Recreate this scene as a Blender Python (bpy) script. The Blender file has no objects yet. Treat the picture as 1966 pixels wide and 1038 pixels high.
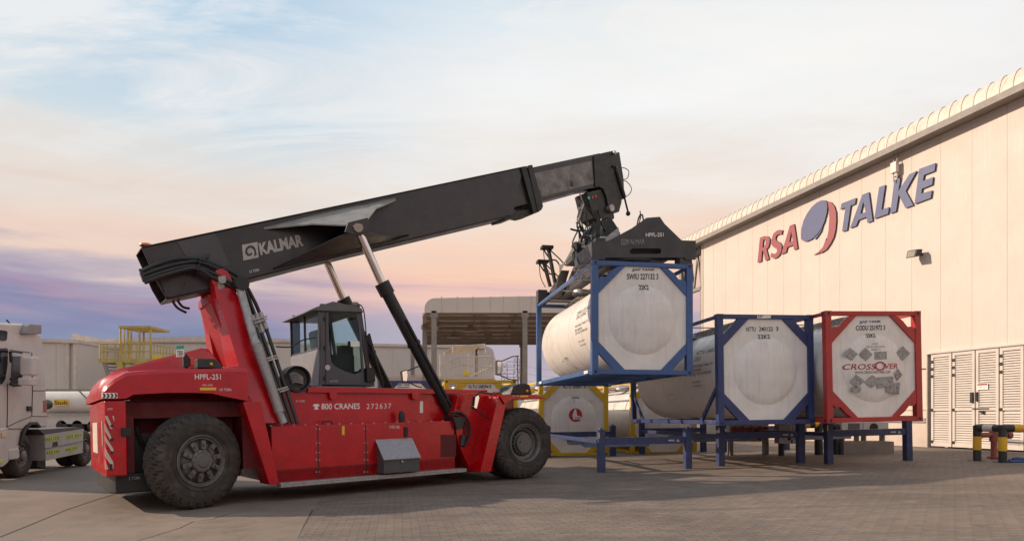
import bpy, math, random
from mathutils import Vector, Matrix, noise as mnoise
random.seed(7)
SC=bpy.context.scene; COL=SC.collection
V=Vector; PI=math.pi; rad=math.radians
# ------------------------------------------------ camera, world, sun, exposure
F,CX,HY,CZ=1250.,983.,796.7,1.447
cam=bpy.data.cameras.new('camera'); camo=bpy.data.objects.new('camera',cam); COL.objects.link(camo)
camo.location=(0,0,CZ); camo.rotation_euler=(rad(90),0,0)
cam.sensor_width=36; cam.lens=36*F/1966; cam.shift_y=(HY-519)/1966; cam.clip_end=5000; cam.clip_start=.1
SC.camera=camo
SC.view_settings.view_transform='Standard'; SC.view_settings.look='None'; SC.view_settings.gamma=1
SC.view_settings.exposure=0.22
SUN_EL,SUN_AZ=rad(26),V((-.99,.12,0)).normalized()
sd=V((SUN_AZ.x*math.cos(SUN_EL),SUN_AZ.y*math.cos(SUN_EL),math.sin(SUN_EL)))
sl=bpy.data.lights.new('sun','SUN'); sl.energy=4.3; sl.angle=rad(.8); sl.color=(1,.80,.61)
so=bpy.data.objects.new('sun',sl); COL.objects.link(so); so.rotation_euler=sd.to_track_quat('Z','Y').to_euler()
def s2l(r,g,b):
    f=lambda c:(c/255/12.92 if c/255<.04045 else ((c/255+.055)/1.055)**2.4)
    return (f(r),f(g),f(b),1)
class NT:
    def __init__(s,nt): s.nt=nt; s.N=nt.nodes; s.L=nt.links
    def n(s,t,**k):
        o=s.N.new(t)
        for a,b in k.items():
            if a=='ins':
                for i,x in b.items():
                    if isinstance(x,bpy.types.NodeSocket): s.L.new(x,o.inputs[i])
                    else: o.inputs[i].default_value=x
            else: setattr(o,a,b)
        return o
    def m(s,op,a,b=0,c=None,clamp=False):
        d={0:a,1:b}
        if c is not None: d[2]=c
        return s.n('ShaderNodeMath',operation=op,use_clamp=clamp,ins=d).outputs[0]
    def mix(s,f,a,b,bt='MIX'):
        return s.n('ShaderNodeMix',data_type='RGBA',blend_type=bt,ins={0:f,6:a,7:b}).outputs[2]
    def ramp(s,f,st,interp='LINEAR'):
        o=s.n('ShaderNodeValToRGB',ins={0:f}); r=o.color_ramp; r.interpolation=interp
        while len(r.elements)<len(st): r.elements.new(.5)
        for e,(p,c) in zip(r.elements,st): e.position=p; e.color=c if len(c)==4 else (*c,1)
        return o.outputs[0]
    def noise(s,vec,sc,det=4,ro=.55,dist=0):
        return s.n('ShaderNodeTexNoise',ins={'Vector':vec,'Scale':sc,'Detail':det,'Roughness':ro,'Distortion':dist}).outputs[0]
w=bpy.data.worlds.new('World'); SC.world=w; w.use_nodes=True; w.node_tree.nodes.clear()
T=NT(w.node_tree)
tc=T.n('ShaderNodeTexCoord').outputs['Generated']
sx=T.n('ShaderNodeSeparateXYZ',ins={0:tc}); X,Y,Z=sx.outputs
hl=T.m('SQRT',T.m('ADD',T.m('MULTIPLY',X,X),T.m('MULTIPLY',Y,Y)))
t0=T.m('DIVIDE',Z,T.m('MAXIMUM',hl,.02))
zz=T.m('ADD',T.m('MAXIMUM',Z,0),.16)
cv=T.n('ShaderNodeCombineXYZ',ins={0:T.m('DIVIDE',X,zz),1:T.m('DIVIDE',Y,zz),2:3.1}).outputs[0]
cv2=T.n('ShaderNodeMapping',ins={'Vector':cv,'Rotation':(0,0,rad(28)),'Scale':(.55,1.5,1)}).outputs[0]
n1=T.noise(cv2,.75,8,.56,.5); n2=T.noise(cv2,2.2,8,.62,.9); n3=T.noise(cv,.5,3,.5)
az=T.m('DIVIDE',X,T.m('MAXIMUM',hl,.02))
n4=T.noise(T.n('ShaderNodeCombineXYZ',ins={0:T.m('MULTIPLY',az,1.8),1:T.m('MULTIPLY',t0,13.),2:T.m('MULTIPLY',T.m('DIVIDE',Y,hl),1.3)}).outputs[0],1.5,6,.55,.5)
t1=T.m('ADD',T.m('ADD',t0,T.m('MULTIPLY',T.m('SUBTRACT',n1,.5),.05)),T.m('MULTIPLY',T.m('SUBTRACT',n4,.5),.17))
base=T.ramp(t1,[(0,s2l(186,170,184)),(.12,s2l(178,164,178)),(.15,s2l(192,168,180)),(.185,s2l(238,192,176)),(.225,s2l(250,204,174)),(.29,s2l(243,218,198)),(.39,s2l(244,236,227)),(.50,s2l(251,250,248)),(.64,s2l(226,236,241)),(.8,s2l(178,198,214)),(1,s2l(150,176,200))])
left=T.ramp(t1,[(0,s2l(112,122,160)),(.10,s2l(108,117,158)),(.13,s2l(128,124,160)),(.15,s2l(162,134,160)),(.17,s2l(158,144,168)),(.198,s2l(194,176,180)),(.22,s2l(232,202,184)),(.25,s2l(234,208,190)),(.30,s2l(236,220,204)),(.365,s2l(228,227,222)),(.43,s2l(204,221,230)),(.56,s2l(182,210,230)),(1,s2l(140,172,204))])
lf=T.n('ShaderNodeMapRange',interpolation_type='SMOOTHSTEP',ins={0:T.m('ADD',az,T.m('MULTIPLY',T.m('SUBTRACT',n3,.5),.35)),1:-.02,2:-.48,3:0.,4:1.}).outputs[0]
c=T.mix(lf,base,left)
hi=T.n('ShaderNodeMapRange',ins={0:t0,1:.26,2:.42,3:0.,4:1.}).outputs[0]
bp_=T.ramp(n1,[(.44,(0,0,0)),(.60,(1,1,1))])
c=T.mix(T.m('MULTIPLY',T.m('MULTIPLY',bp_,hi),T.m('ADD',T.m('MULTIPLY',lf,.65),.14)),c,s2l(150,196,226))
wisp=T.ramp(n2,[(.42,(0,0,0)),(.60,(1,1,1))])
c=T.mix(T.m('MULTIPLY',T.m('MULTIPLY',wisp,hi),.78),c,s2l(248,245,240))
grey=T.ramp(n1,[(.40,(1,1,1)),(.56,(0,0,0))])
c=T.mix(T.m('MULTIPLY',grey,.2),c,s2l(186,188,196))
sky=T.n('ShaderNodeTexSky',sky_type='NISHITA',sun_disc=False,sun_elevation=SUN_EL,sun_rotation=math.atan2(SUN_AZ.x,SUN_AZ.y))
skd=T.mix(1.,sky.outputs[0],(.1,.1,.1,1),'MULTIPLY')
c=T.mix(.1,c,skd)
gl=T.m('GREATER_THAN',Z,-.01)
c=T.mix(gl,s2l(120,108,100),c)
bg=T.n('ShaderNodeBackground',ins={0:c,1:.95}); wo=T.n('ShaderNodeOutputWorld',ins={0:bg.outputs[0]})
# ------------------------------------------------ materials
MT={}
def mat(name,col,rough=.5,metal=0,var=.12,scale=2.5,bump=0,bs=60,streak=0,dirt=None,dirtamt=0,coat=0,emit=0,alpha=1,trans=0,rv=.1,ribs=0):
    if name in MT: return MT[name]
    m=bpy.data.materials.new(name); m.use_nodes=True; t=NT(m.node_tree); t.N.clear()
    oc=t.n('ShaderNodeTexCoord').outputs['Object']
    n=t.noise(oc,scale,6,.62)
    k=t.n('ShaderNodeMapRange',ins={0:n,1:.3,2:.7,3:1-var,4:1+var}).outputs[0]
    c=t.mix(1.,(*col,1),t.n('ShaderNodeCombineXYZ',ins={0:k,1:k,2:k}).outputs[0],'MULTIPLY')
    if streak or dirtamt:
        mp=t.n('ShaderNodeMapping',ins={'Vector':oc,'Scale':(9,9,.9) if streak else (3,3,3)}).outputs[0]
        sn=t.noise(mp,1.3,7,.68)
        f=t.n('ShaderNodeMapRange',ins={0:sn,1:.5,2:.78,3:0.,4:(streak or dirtamt)}).outputs[0]
        c=t.mix(f,c,(*(dirt or tuple(x*.35 for x in col)),1))
    r=t.n('ShaderNodeMapRange',ins={0:t.noise(oc,scale*2.3,4,.6),1:.3,2:.7,3:max(.02,rough-rv),4:min(1,rough+rv)}).outputs[0]
    b=t.n('ShaderNodeBsdfPrincipled',ins={'Base Color':c,'Roughness':r,'Metallic':metal,'Coat Weight':coat,'Coat Roughness':.08,'Transmission Weight':trans,'Alpha':alpha})
    if emit: b.inputs['Emission Color'].default_value=(*col,1); b.inputs['Emission Strength'].default_value=emit
    if ribs:     # fine pressed ribs of the cladding sheets and grime rising from the ground
        so=t.n('ShaderNodeSeparateXYZ',ins={0:oc})
        wv=t.m('SINE',t.m('MULTIPLY',so.outputs[0],2*PI/.16))
        bp=t.n('ShaderNodeBump',ins={'Strength':.35,'Distance':.006,'Height':t.m('ADD',wv,t.m('MULTIPLY',t.noise(oc,.9,3,.5),5.))})
        t.L.new(bp.outputs[0],b.inputs['Normal'])
        g=t.n('ShaderNodeMapRange',ins={0:t.m('ADD',so.outputs[2],t.m('MULTIPLY',t.noise(oc,3,5,.7),-1.6)),1:-.8,2:.7,3:.55,4:0.}).outputs[0]
        ci=b.inputs['Base Color']; old=ci.links[0].from_socket
        t.L.new(t.mix(g,old,(.33,.25,.19,1)),ci)
    if bump:
        bp=t.n('ShaderNodeBump',ins={'Strength':bump,'Distance':.02,'Height':t.noise(oc,bs,4,.6)})
        t.L.new(bp.outputs[0],b.inputs['Normal'])
    t.n('ShaderNodeOutputMaterial',ins={0:b.outputs[0]}); MT[name]=m; return m
RED=mat('red_paint',(.47,.0008,.005),.27,var=.18,coat=.2,dirtamt=.2,dirt=(.09,.015,.014))
DRED=mat('dull_red_paint',(.36,.005,.01),.45,var=.15,dirtamt=.35,dirt=(.05,.01,.01))
GREY=mat('boom_grey_paint',(.026,.0225,.025),.36,var=.25,scale=1.4,dirtamt=.3,dirt=(.075,.065,.06))
SCUFF=mat('scuffed_boom_steel',(.15,.135,.13),.4,var=.5,scale=3,dirtamt=.8,dirt=(.04,.036,.04),metal=.3)
BLK=mat('black_steel',(.012,.011,.011),.5,var=.25)
RUB=mat('tyre_rubber',(.040,.034,.030),.8,var=.3,scale=5,bump=.3,bs=45,dirtamt=.9,dirt=(.12,.095,.075))
HOSE=mat('hose_rubber',(.018,.017,.017),.42,var=.2)
RIM=mat('wheel_steel',(.13,.12,.12),.5,metal=.2,var=.25,scale=9,dirtamt=.4,dirt=(.05,.04,.035))
CHR=mat('chrome_rod',(.68,.62,.58),.16,metal=1,var=.05)
GALV=mat('galvanised_steel',(.36,.34,.33),.5,metal=.5,var=.25,scale=12)
PERF=mat('perforated_steel',(.30,.27,.26),.5,metal=.4,var=.3,scale=30)
WPT=mat('white_lettering',(.78,.74,.70),.5,var=.12,scale=20)
GPT=mat('grey_lettering',(.42,.40,.38),.6,var=.2,scale=20)
BPT=mat('black_lettering',(.035,.035,.04),.6,var=.3,scale=14)
YPT=mat('yellow_sticker',(.75,.5,.03),.5,var=.15,scale=30)
OUTL=mat('faded_lettering',(.20,.19,.18),.6,var=.3,scale=14)
TANK=mat('tank_white',(.70,.65,.60),.34,var=.07,scale=1.2,streak=.22,dirt=(.40,.34,.29))
PANL=mat('panel_white',(.78,.73,.68),.5,var=.10,scale=1.6,streak=.38,dirt=(.42,.37,.33),bump=.04,bs=9)
BLU=mat('blue_frame_paint',(.045,.105,.27),.42,var=.16,scale=2,dirtamt=.35,dirt=(.10,.12,.17))
NAV=mat('navy_frame_paint',(.028,.045,.14),.45,var=.2,scale=2,dirtamt=.45,dirt=(.10,.09,.10))
FRED=mat('red_frame_paint',(.42,.03,.028),.42,var=.2,scale=2,dirtamt=.45,dirt=(.16,.06,.045))
YEL=mat('yellow_frame_paint',(.68,.42,.02),.45,var=.15,scale=2,dirtamt=.3,dirt=(.3,.2,.04))
STND=mat('stand_blue_paint',(.03,.045,.125),.5,var=.25,scale=3,dirtamt=.4,dirt=(.11,.11,.13))
LST=mat('light_blue_steel',(.16,.20,.30),.5,var=.3,scale=3,dirtamt=.4,dirt=(.05,.06,.10))
WALL=mat('wall_cladding',(.60,.505,.445),.6,var=.05,scale=.6,streak=.22,dirt=(.47,.38,.30),ribs=1)
WALL2=mat('far_cladding',(.60,.53,.47),.6,var=.06,scale=.4,streak=.12,dirt=(.4,.34,.3))
SEAM=mat('panel_seam',(.52,.435,.375),.6)
CORN=mat('eave_sheeting',(.62,.54,.46),.45,var=.12,scale=1.5,streak=.95,dirt=(.34,.25,.17))
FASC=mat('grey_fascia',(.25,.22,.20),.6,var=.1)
LOUV=mat('louvre_paint',(.56,.50,.45),.5,var=.08,dirtamt=.2,dirt=(.4,.35,.3))
SGR=mat('sign_red',(.30,.075,.085),.5,var=.05,scale=3)
SGB=mat('sign_blue',(.10,.115,.215),.5,var=.06,scale=3)
SGK=mat('sign_edge',(.03,.03,.05),.5)
TRK=mat('truck_white',(.60,.56,.53),.35,var=.08,scale=1.5,coat=.3,dirtamt=.3,dirt=(.38,.32,.28))
GLS=mat('dark_glass',(.02,.025,.03),.06,var=.1)
CGL=mat('cab_glass',(.72,.86,.84),.02,var=.02,trans=1.0,rv=.01)
CGL.node_tree.nodes['Principled BSDF'].inputs['IOR'].default_value=1.12
CGR=mat('cab_grey_paint',(.05,.05,.06),.4,var=.12,coat=.2)
CON=mat('plinth_concrete',(.22,.18,.155),.8,var=.2,bump=.3)
AMB=mat('amber_lens',(.9,.32,.02),.3,var=.1); REDL=mat('red_lens',(.6,.04,.03),.3)
ORG=mat('orange_lens',(.75,.2,.05),.4)
STY=mat('stair_yellow',(.48,.36,.10),.5,var=.2,dirtamt=.3,dirt=(.25,.2,.1))
STC=mat('stair_cream',(.56,.48,.40),.5,var=.15)
CSTL=mat('canopy_steel',(.26,.225,.20),.55,var=.15)
DCR=mat('old_sticker',(.30,.28,.26),.7,var=.6,scale=22,dirtamt=.7,dirt=(.55,.52,.48))
HYD=mat('rusty_red',(.30,.09,.06),.7,var=.4,scale=10)
MIR=mat('mirror_glass',(.8,.82,.85),.04,metal=1,var=.02)
TRANSL=mat('translucent_sheet',(.62,.50,.44),.5,var=.2)
# ------------------------------------------------ geometry helpers
class Fr:
    def __init__(s,o,a,b,c): s.o=V(o); s.a=V(a).normalized(); s.b=V(b).normalized(); s.c=V(c).normalized()
    def un(s,px,py,val,ax=1):       # point of the plane <axis>=val seen at a pixel of the photograph
        d=V(((px-CX)/F,1,-(py-HY)/F)); e=V((0,0,CZ))-s.o; B=(s.a,s.b,s.c)
        t=(val-e.dot(B[ax]))/d.dot(B[ax]); q=e+d*t
        return V([q.dot(x) for x in B])
    def uz(s,val,*pts,ax=1):
        return [(lambda q:(q.x,q.z))(s.un(p[0],p[1],val,ax)) for p in pts]
    def mw(s):
        return Matrix(((s.a.x,s.b.x,s.c.x,s.o.x),(s.a.y,s.b.y,s.c.y,s.o.y),(s.a.z,s.b.z,s.c.z,s.o.z),(0,0,0,1)))
def frame(o,deg,slope=0):
    n=V((-slope,0,1)).normalized(); a=V((math.cos(rad(deg)),math.sin(rad(deg)),0)); a=(a-n*a.dot(n)).normalized()
    return Fr(o,a,n.cross(a),n)
W0=frame((0,0,0),0)
def cr(pts,n=8,closed=False):
    P=[V(p) for p in pts]; out=[]
    for i in range(len(P)-1):
        a=P[max(i-1,0)];b=P[i];c_=P[i+1];d=P[min(i+2,len(P)-1)]
        for k in range(n):
            t=k/n; out.append(.5*((2*b)+(c_-a)*t+(2*a-5*b+4*c_-d)*t*t+(3*b-a-3*c_+d)*t**3))
    out.append(P[-1]); return out
NOSPLIT={'panel_seam','emblem','hazard_stripes','scuff_marks','chevron_strip','chevron','louvre','hinge_bolts','tyre','wheel','hub','end_panel','tank_shell','stencil_mark','bonnet','mounting_holes','lattice_mast','walkway_grating','grille','vent_grille','step_holes','hatch_gap','ribbed_panel','mesh_side','door_gap','reflective_tape'}
class MB:
    def __init__(s): s.v=[];s.f=[];s.m=[];s.k=0
    def add(s,vs,fs):
        o=len(s.v); s.v+= [tuple(x) for x in vs]; s.f+=[tuple(i+o for i in q) for q in fs]; s.m+=[s.k]*len(fs); return s
    def hexa(s,p): return s.add(p,[(0,3,2,1),(4,5,6,7),(0,1,5,4),(1,2,6,5),(2,3,7,6),(3,0,4,7)])
    def box(s,x0,x1,y0,y1,z0,z1):
        return s.hexa([(x0,y0,z0),(x1,y0,z0),(x1,y1,z0),(x0,y1,z0),(x0,y0,z1),(x1,y0,z1),(x1,y1,z1),(x0,y1,z1)])
    def prism(s,pts,y0,y1):       # outline in x,z pulled along y
        n=len(pts); ar=sum(pts[i][0]*pts[(i+1)%n][1]-pts[(i+1)%n][0]*pts[i][1] for i in range(n))
        if ar<0: pts=pts[::-1]
        if y1<y0: y0,y1=y1,y0
        vs=[(x,y0,z) for x,z in pts]+[(x,y1,z) for x,z in pts]
        return s.add(vs,[tuple(range(n)),tuple(range(2*n-1,n-1,-1))]+[(i+n,(i+1)%n+n,(i+1)%n,i) for i in range(n)])
    def zprism(s,pts,z0,z1):
        n=len(pts); ar=sum(pts[i][0]*pts[(i+1)%n][1]-pts[(i+1)%n][0]*pts[i][1] for i in range(n))
        if ar<0: pts=pts[::-1]
        vs=[(x,y,z0) for x,y in pts]+[(x,y,z1) for x,y in pts]
        return s.add(vs,[tuple(range(n-1,-1,-1)),tuple(range(n,2*n))]+[(i,(i+1)%n,(i+1)%n+n,i+n) for i in range(n)])
    def ring(s,c,d,r,n,up=None):
        d=V(d).normalized(); u=V(up) if up else (V((0,0,1)) if abs(d.z)<.9 else V((1,0,0)))
        x=d.cross(u).normalized(); y=x.cross(d)
        return [V(c)+x*(r*math.cos(2*PI*i/n))+y*(r*math.sin(2*PI*i/n)) for i in range(n)]
    def cyl(s,p,q,r,r2=None,n=16):
        p,q=V(p),V(q); r2=r if r2 is None else r2; d=q-p
        vs=s.ring(p,d,r,n)+s.ring(q,d,r2,n)
        return s.add(vs,[(i,i+n,(i+1)%n+n,(i+1)%n) for i in range(n)]+[tuple(range(n)),tuple(range(2*n-1,n-1,-1))])
    def tube(s,path,r,n=8,smooth=0):
        P=cr(path,smooth) if smooth else [V(p) for p in path]
        vs=[];up=None
        for i,p in enumerate(P):
            d=(P[min(i+1,len(P)-1)]-P[max(i-1,0)])
            if d.length<1e-6: d=V((0,0,1))
            d.normalize()
            if up is None: up=V((0,0,1)) if abs(d.z)<.9 else V((1,0,0))
            x=d.cross(up).normalized(); up=x.cross(d)
            vs+=[p+x*(r*math.cos(2*PI*k/n))+up*(r*math.sin(2*PI*k/n)) for k in range(n)]
        fs=[(i*n+k,(i+1)*n+k,(i+1)*n+(k+1)%n,i*n+(k+1)%n) for i in range(len(P)-1) for k in range(n)]
        fs+=[tuple(range(n)),tuple(range(len(vs)-1,len(vs)-n-1,-1))]
        return s.add(vs,fs)
    def beam(s,p,q,w,h=None,up=(0,0,1)):
        p,q=V(p),V(q); h=h or w; d=(q-p).normalized(); u=V(up)
        if abs(d.dot(u))>.98: u=V((0,1,0))
        x=d.cross(u).normalized(); y=x.cross(d)
        c=[x*a*w/2+y*b*h/2 for a,b in((-1,-1),(1,-1),(1,1),(-1,1))]
        return s.hexa([p+k for k in c]+[q+k for k in c])
    def rev(s,prof,c=(0,0,0),n=32,ax='y',a0=0,a1=2*PI):   # profile (axial, radius)
        full=abs(a1-a0-2*PI)<1e-6; m=n if full else n+1; vs=[]
        for i in range(m):
            a=a0+(a1-a0)*i/n
            for y,r in prof:
                p=(r*math.cos(a),y,r*math.sin(a)) if ax=='y' else ((r*math.cos(a),r*math.sin(a),y) if ax=='z' else (y,r*math.cos(a),r*math.sin(a)))
                vs.append(V(c)+V(p))
        k=len(prof)
        fs=[(i*k+j,i*k+j+1,((i+1)%m)*k+j+1,((i+1)%m)*k+j) for i in range(n) for j in range(k-1)]
        return s.add(vs,fs)
    def sphere(s,c,r,n=12,sz=1):
        return s.rev([(-r*sz*math.cos(PI*i/n),max(1e-4,r*math.sin(PI*i/n))) for i in range(n+1)],c,n*2,'z')
    def clusters(s):
        n=len(s.v); P=list(range(n))
        def fd(i):
            while P[i]!=i: P[i]=P[P[i]]; i=P[i]
            return i
        for f in s.f:
            a=fd(f[0])
            for i in f[1:]:
                b=fd(i)
                if b!=a: P[b]=a
        bb={}
        for i,v in enumerate(s.v):
            r=fd(i); q=bb.get(r)
            if q is None: bb[r]=[list(v),list(v)]
            else:
                for k in range(3): q[0][k]=min(q[0][k],v[k]); q[1][k]=max(q[1][k],v[k])
        ks=list(bb); m=len(ks)
        if m<2 or m>260: return None
        G=list(range(m))
        def fg(i):
            while G[i]!=i: G[i]=G[G[i]]; i=G[i]
            return i
        B=[bb[k] for k in ks]; e=.02
        for i in range(m):
            for j in range(i+1,m):
                if all(B[i][0][k]<=B[j][1][k]+e and B[j][0][k]<=B[i][1][k]+e for k in range(3)): G[fg(i)]=fg(j)
        rt=sorted({fg(i) for i in range(m)})
        if len(rt)<2 or len(rt)>30: return None
        idx={k:rt.index(fg(i)) for i,k in enumerate(ks)}
        return [idx[fd(f[0])] for f in s.f],len(rt)
    def build(s,name,mt,parent=None,bevel=0,sharp=35,sub=0):
        if parent and name not in NOSPLIT:
            c=s.clusters()
            if c:
                out=None
                for k in range(c[1]):
                    q=MB(); mp={}
                    for f,m_,g in zip(s.f,s.m,c[0]):
                        if g!=k: continue
                        q.f.append(tuple(mp.setdefault(i,len(mp)) for i in f)); q.m.append(m_)
                    q.v=[s.v[i] for i in mp]
                    o=q.build1(name,mt,parent,bevel,sharp,sub); out=out or o
                return out
        return s.build1(name,mt,parent,bevel,sharp,sub)
    def build1(s,name,mt,parent=None,bevel=0,sharp=35,sub=0):
        me=bpy.data.meshes.new(name); me.from_pydata(s.v,[],s.f)
        for m in (mt if isinstance(mt,(list,tuple)) else [mt]): me.materials.append(m)
        me.polygons.foreach_set('material_index',s.m); me.polygons.foreach_set('use_smooth',[True]*len(s.f))
        me.update(); 
        import bmesh
        bm=bmesh.new(); bm.from_mesh(me); bmesh.ops.recalc_face_normals(bm,faces=bm.faces); bm.to_mesh(me); bm.free()
        me.set_sharp_from_angle(angle=rad(sharp))
        o=bpy.data.objects.new(name,me); COL.objects.link(o)
        if parent: o.parent=parent
        if bevel:
            b=o.modifiers.new('b','BEVEL'); b.width=bevel; b.segments=2; b.limit_method='ANGLE'; b.angle_limit=rad(35); b.harden_normals=True
        if sub:
            b=o.modifiers.new('s','SUBSURF'); b.levels=b.render_levels=sub
        return o
def thing(name,label,cat,fr=None,group=None):
    o=bpy.data.objects.new(name,None); COL.objects.link(o); o.empty_display_size=.3
    if fr: o.matrix_world=fr.mw()
    o['label']=label; o['category']=cat
    if group: o['group']=group
    return o
def tag(o,label,cat,group=None):
    o['label']=label; o['category']=cat
    if group: o['group']=group
    return o
def struct(o): o['kind']='structure'; return o
_dg=[None]
def curve_mesh(cu):
    o=bpy.data.objects.new('tmp',cu); COL.objects.link(o)
    bpy.context.view_layer.update()
    me=bpy.data.meshes.new_from_object(o.evaluated_get(bpy.context.evaluated_depsgraph_get()))
    bpy.data.objects.remove(o); return me
def text_mesh(s,bold=0,sp=1):
    cu=bpy.data.curves.new('t','FONT'); cu.body=s; cu.offset=bold; cu.space_character=sp; cu.resolution_u=3
    me=curve_mesh(cu); return me
def txt(s,parent,m,o,xv,yv,nv=None,bold=.0,shear=0,name='lettering',sp=1,fn=None):
    # unit box of the text mapped on origin o, width vector xv, height vector yv
    me=text_mesh(s,bold,sp); co=[v.co.copy() for v in me.vertices]
    x0=min(c.x for c in co);x1=max(c.x for c in co);y0=min(c.y for c in co);y1=max(c.y for c in co)
    o,xv,yv=V(o),V(xv),V(yv)
    for v in me.vertices:
        a=(v.co.x-x0)/(x1-x0); b=(v.co.y-y0)/(y1-y0); a+=shear*b
        v.co = fn(a,b) if fn else o+xv*a+yv*b
    me.materials.clear(); me.materials.append(m); me.name=name
    ob=bpy.data.objects.new(name,me); COL.objects.link(ob); ob.parent=parent; return ob
def ptxt(fr,val,s,bl,br,tl,parent,m,**k):      # text between photographed pixels on a plane of a frame, 4 mm proud
    a=fr.un(*bl,val-.004); b=fr.un(*br,val-.004); c_=fr.un(*tl,val-.004)
    return txt(s,parent,m,a,b-a,c_-a,**k)
def flat(splines,name,m,parent,y0,y1,edge=None):    # outlines with holes, in x,z, pulled from y0 to y1
    cu=bpy.data.curves.new('c','CURVE'); cu.dimensions='2D'; cu.fill_mode='BOTH'; cu.extrude=abs(y1-y0)/2
    for sp in splines:
        q=cu.splines.new('POLY'); q.points.add(len(sp)-1); q.use_cyclic_u=True
        for p,c_ in zip(q.points,sp): p.co=(c_[0],c_[1],0,1)
    me=curve_mesh(cu); ym=(y0+y1)/2
    for v in me.vertices: v.co=V((v.co.x,ym-v.co.z,v.co.y))
    me.materials.clear(); me.materials.append(m)
    if edge:
        me.materials.append(edge)
        for p in me.polygons:
            if abs(p.normal.y)<.5: p.material_index=1
    me.name=name; ob=bpy.data.objects.new(name,me); COL.objects.link(ob)
    if parent: ob.parent=parent
    return ob
def arc(cx,cz,r,a0,a1,n=12,rz=None):
    rz=r if rz is None else rz
    return [(cx+r*math.cos(rad(a0+(a1-a0)*i/n)),cz+rz*math.sin(rad(a0+(a1-a0)*i/n))) for i in range(n+1)]
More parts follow.
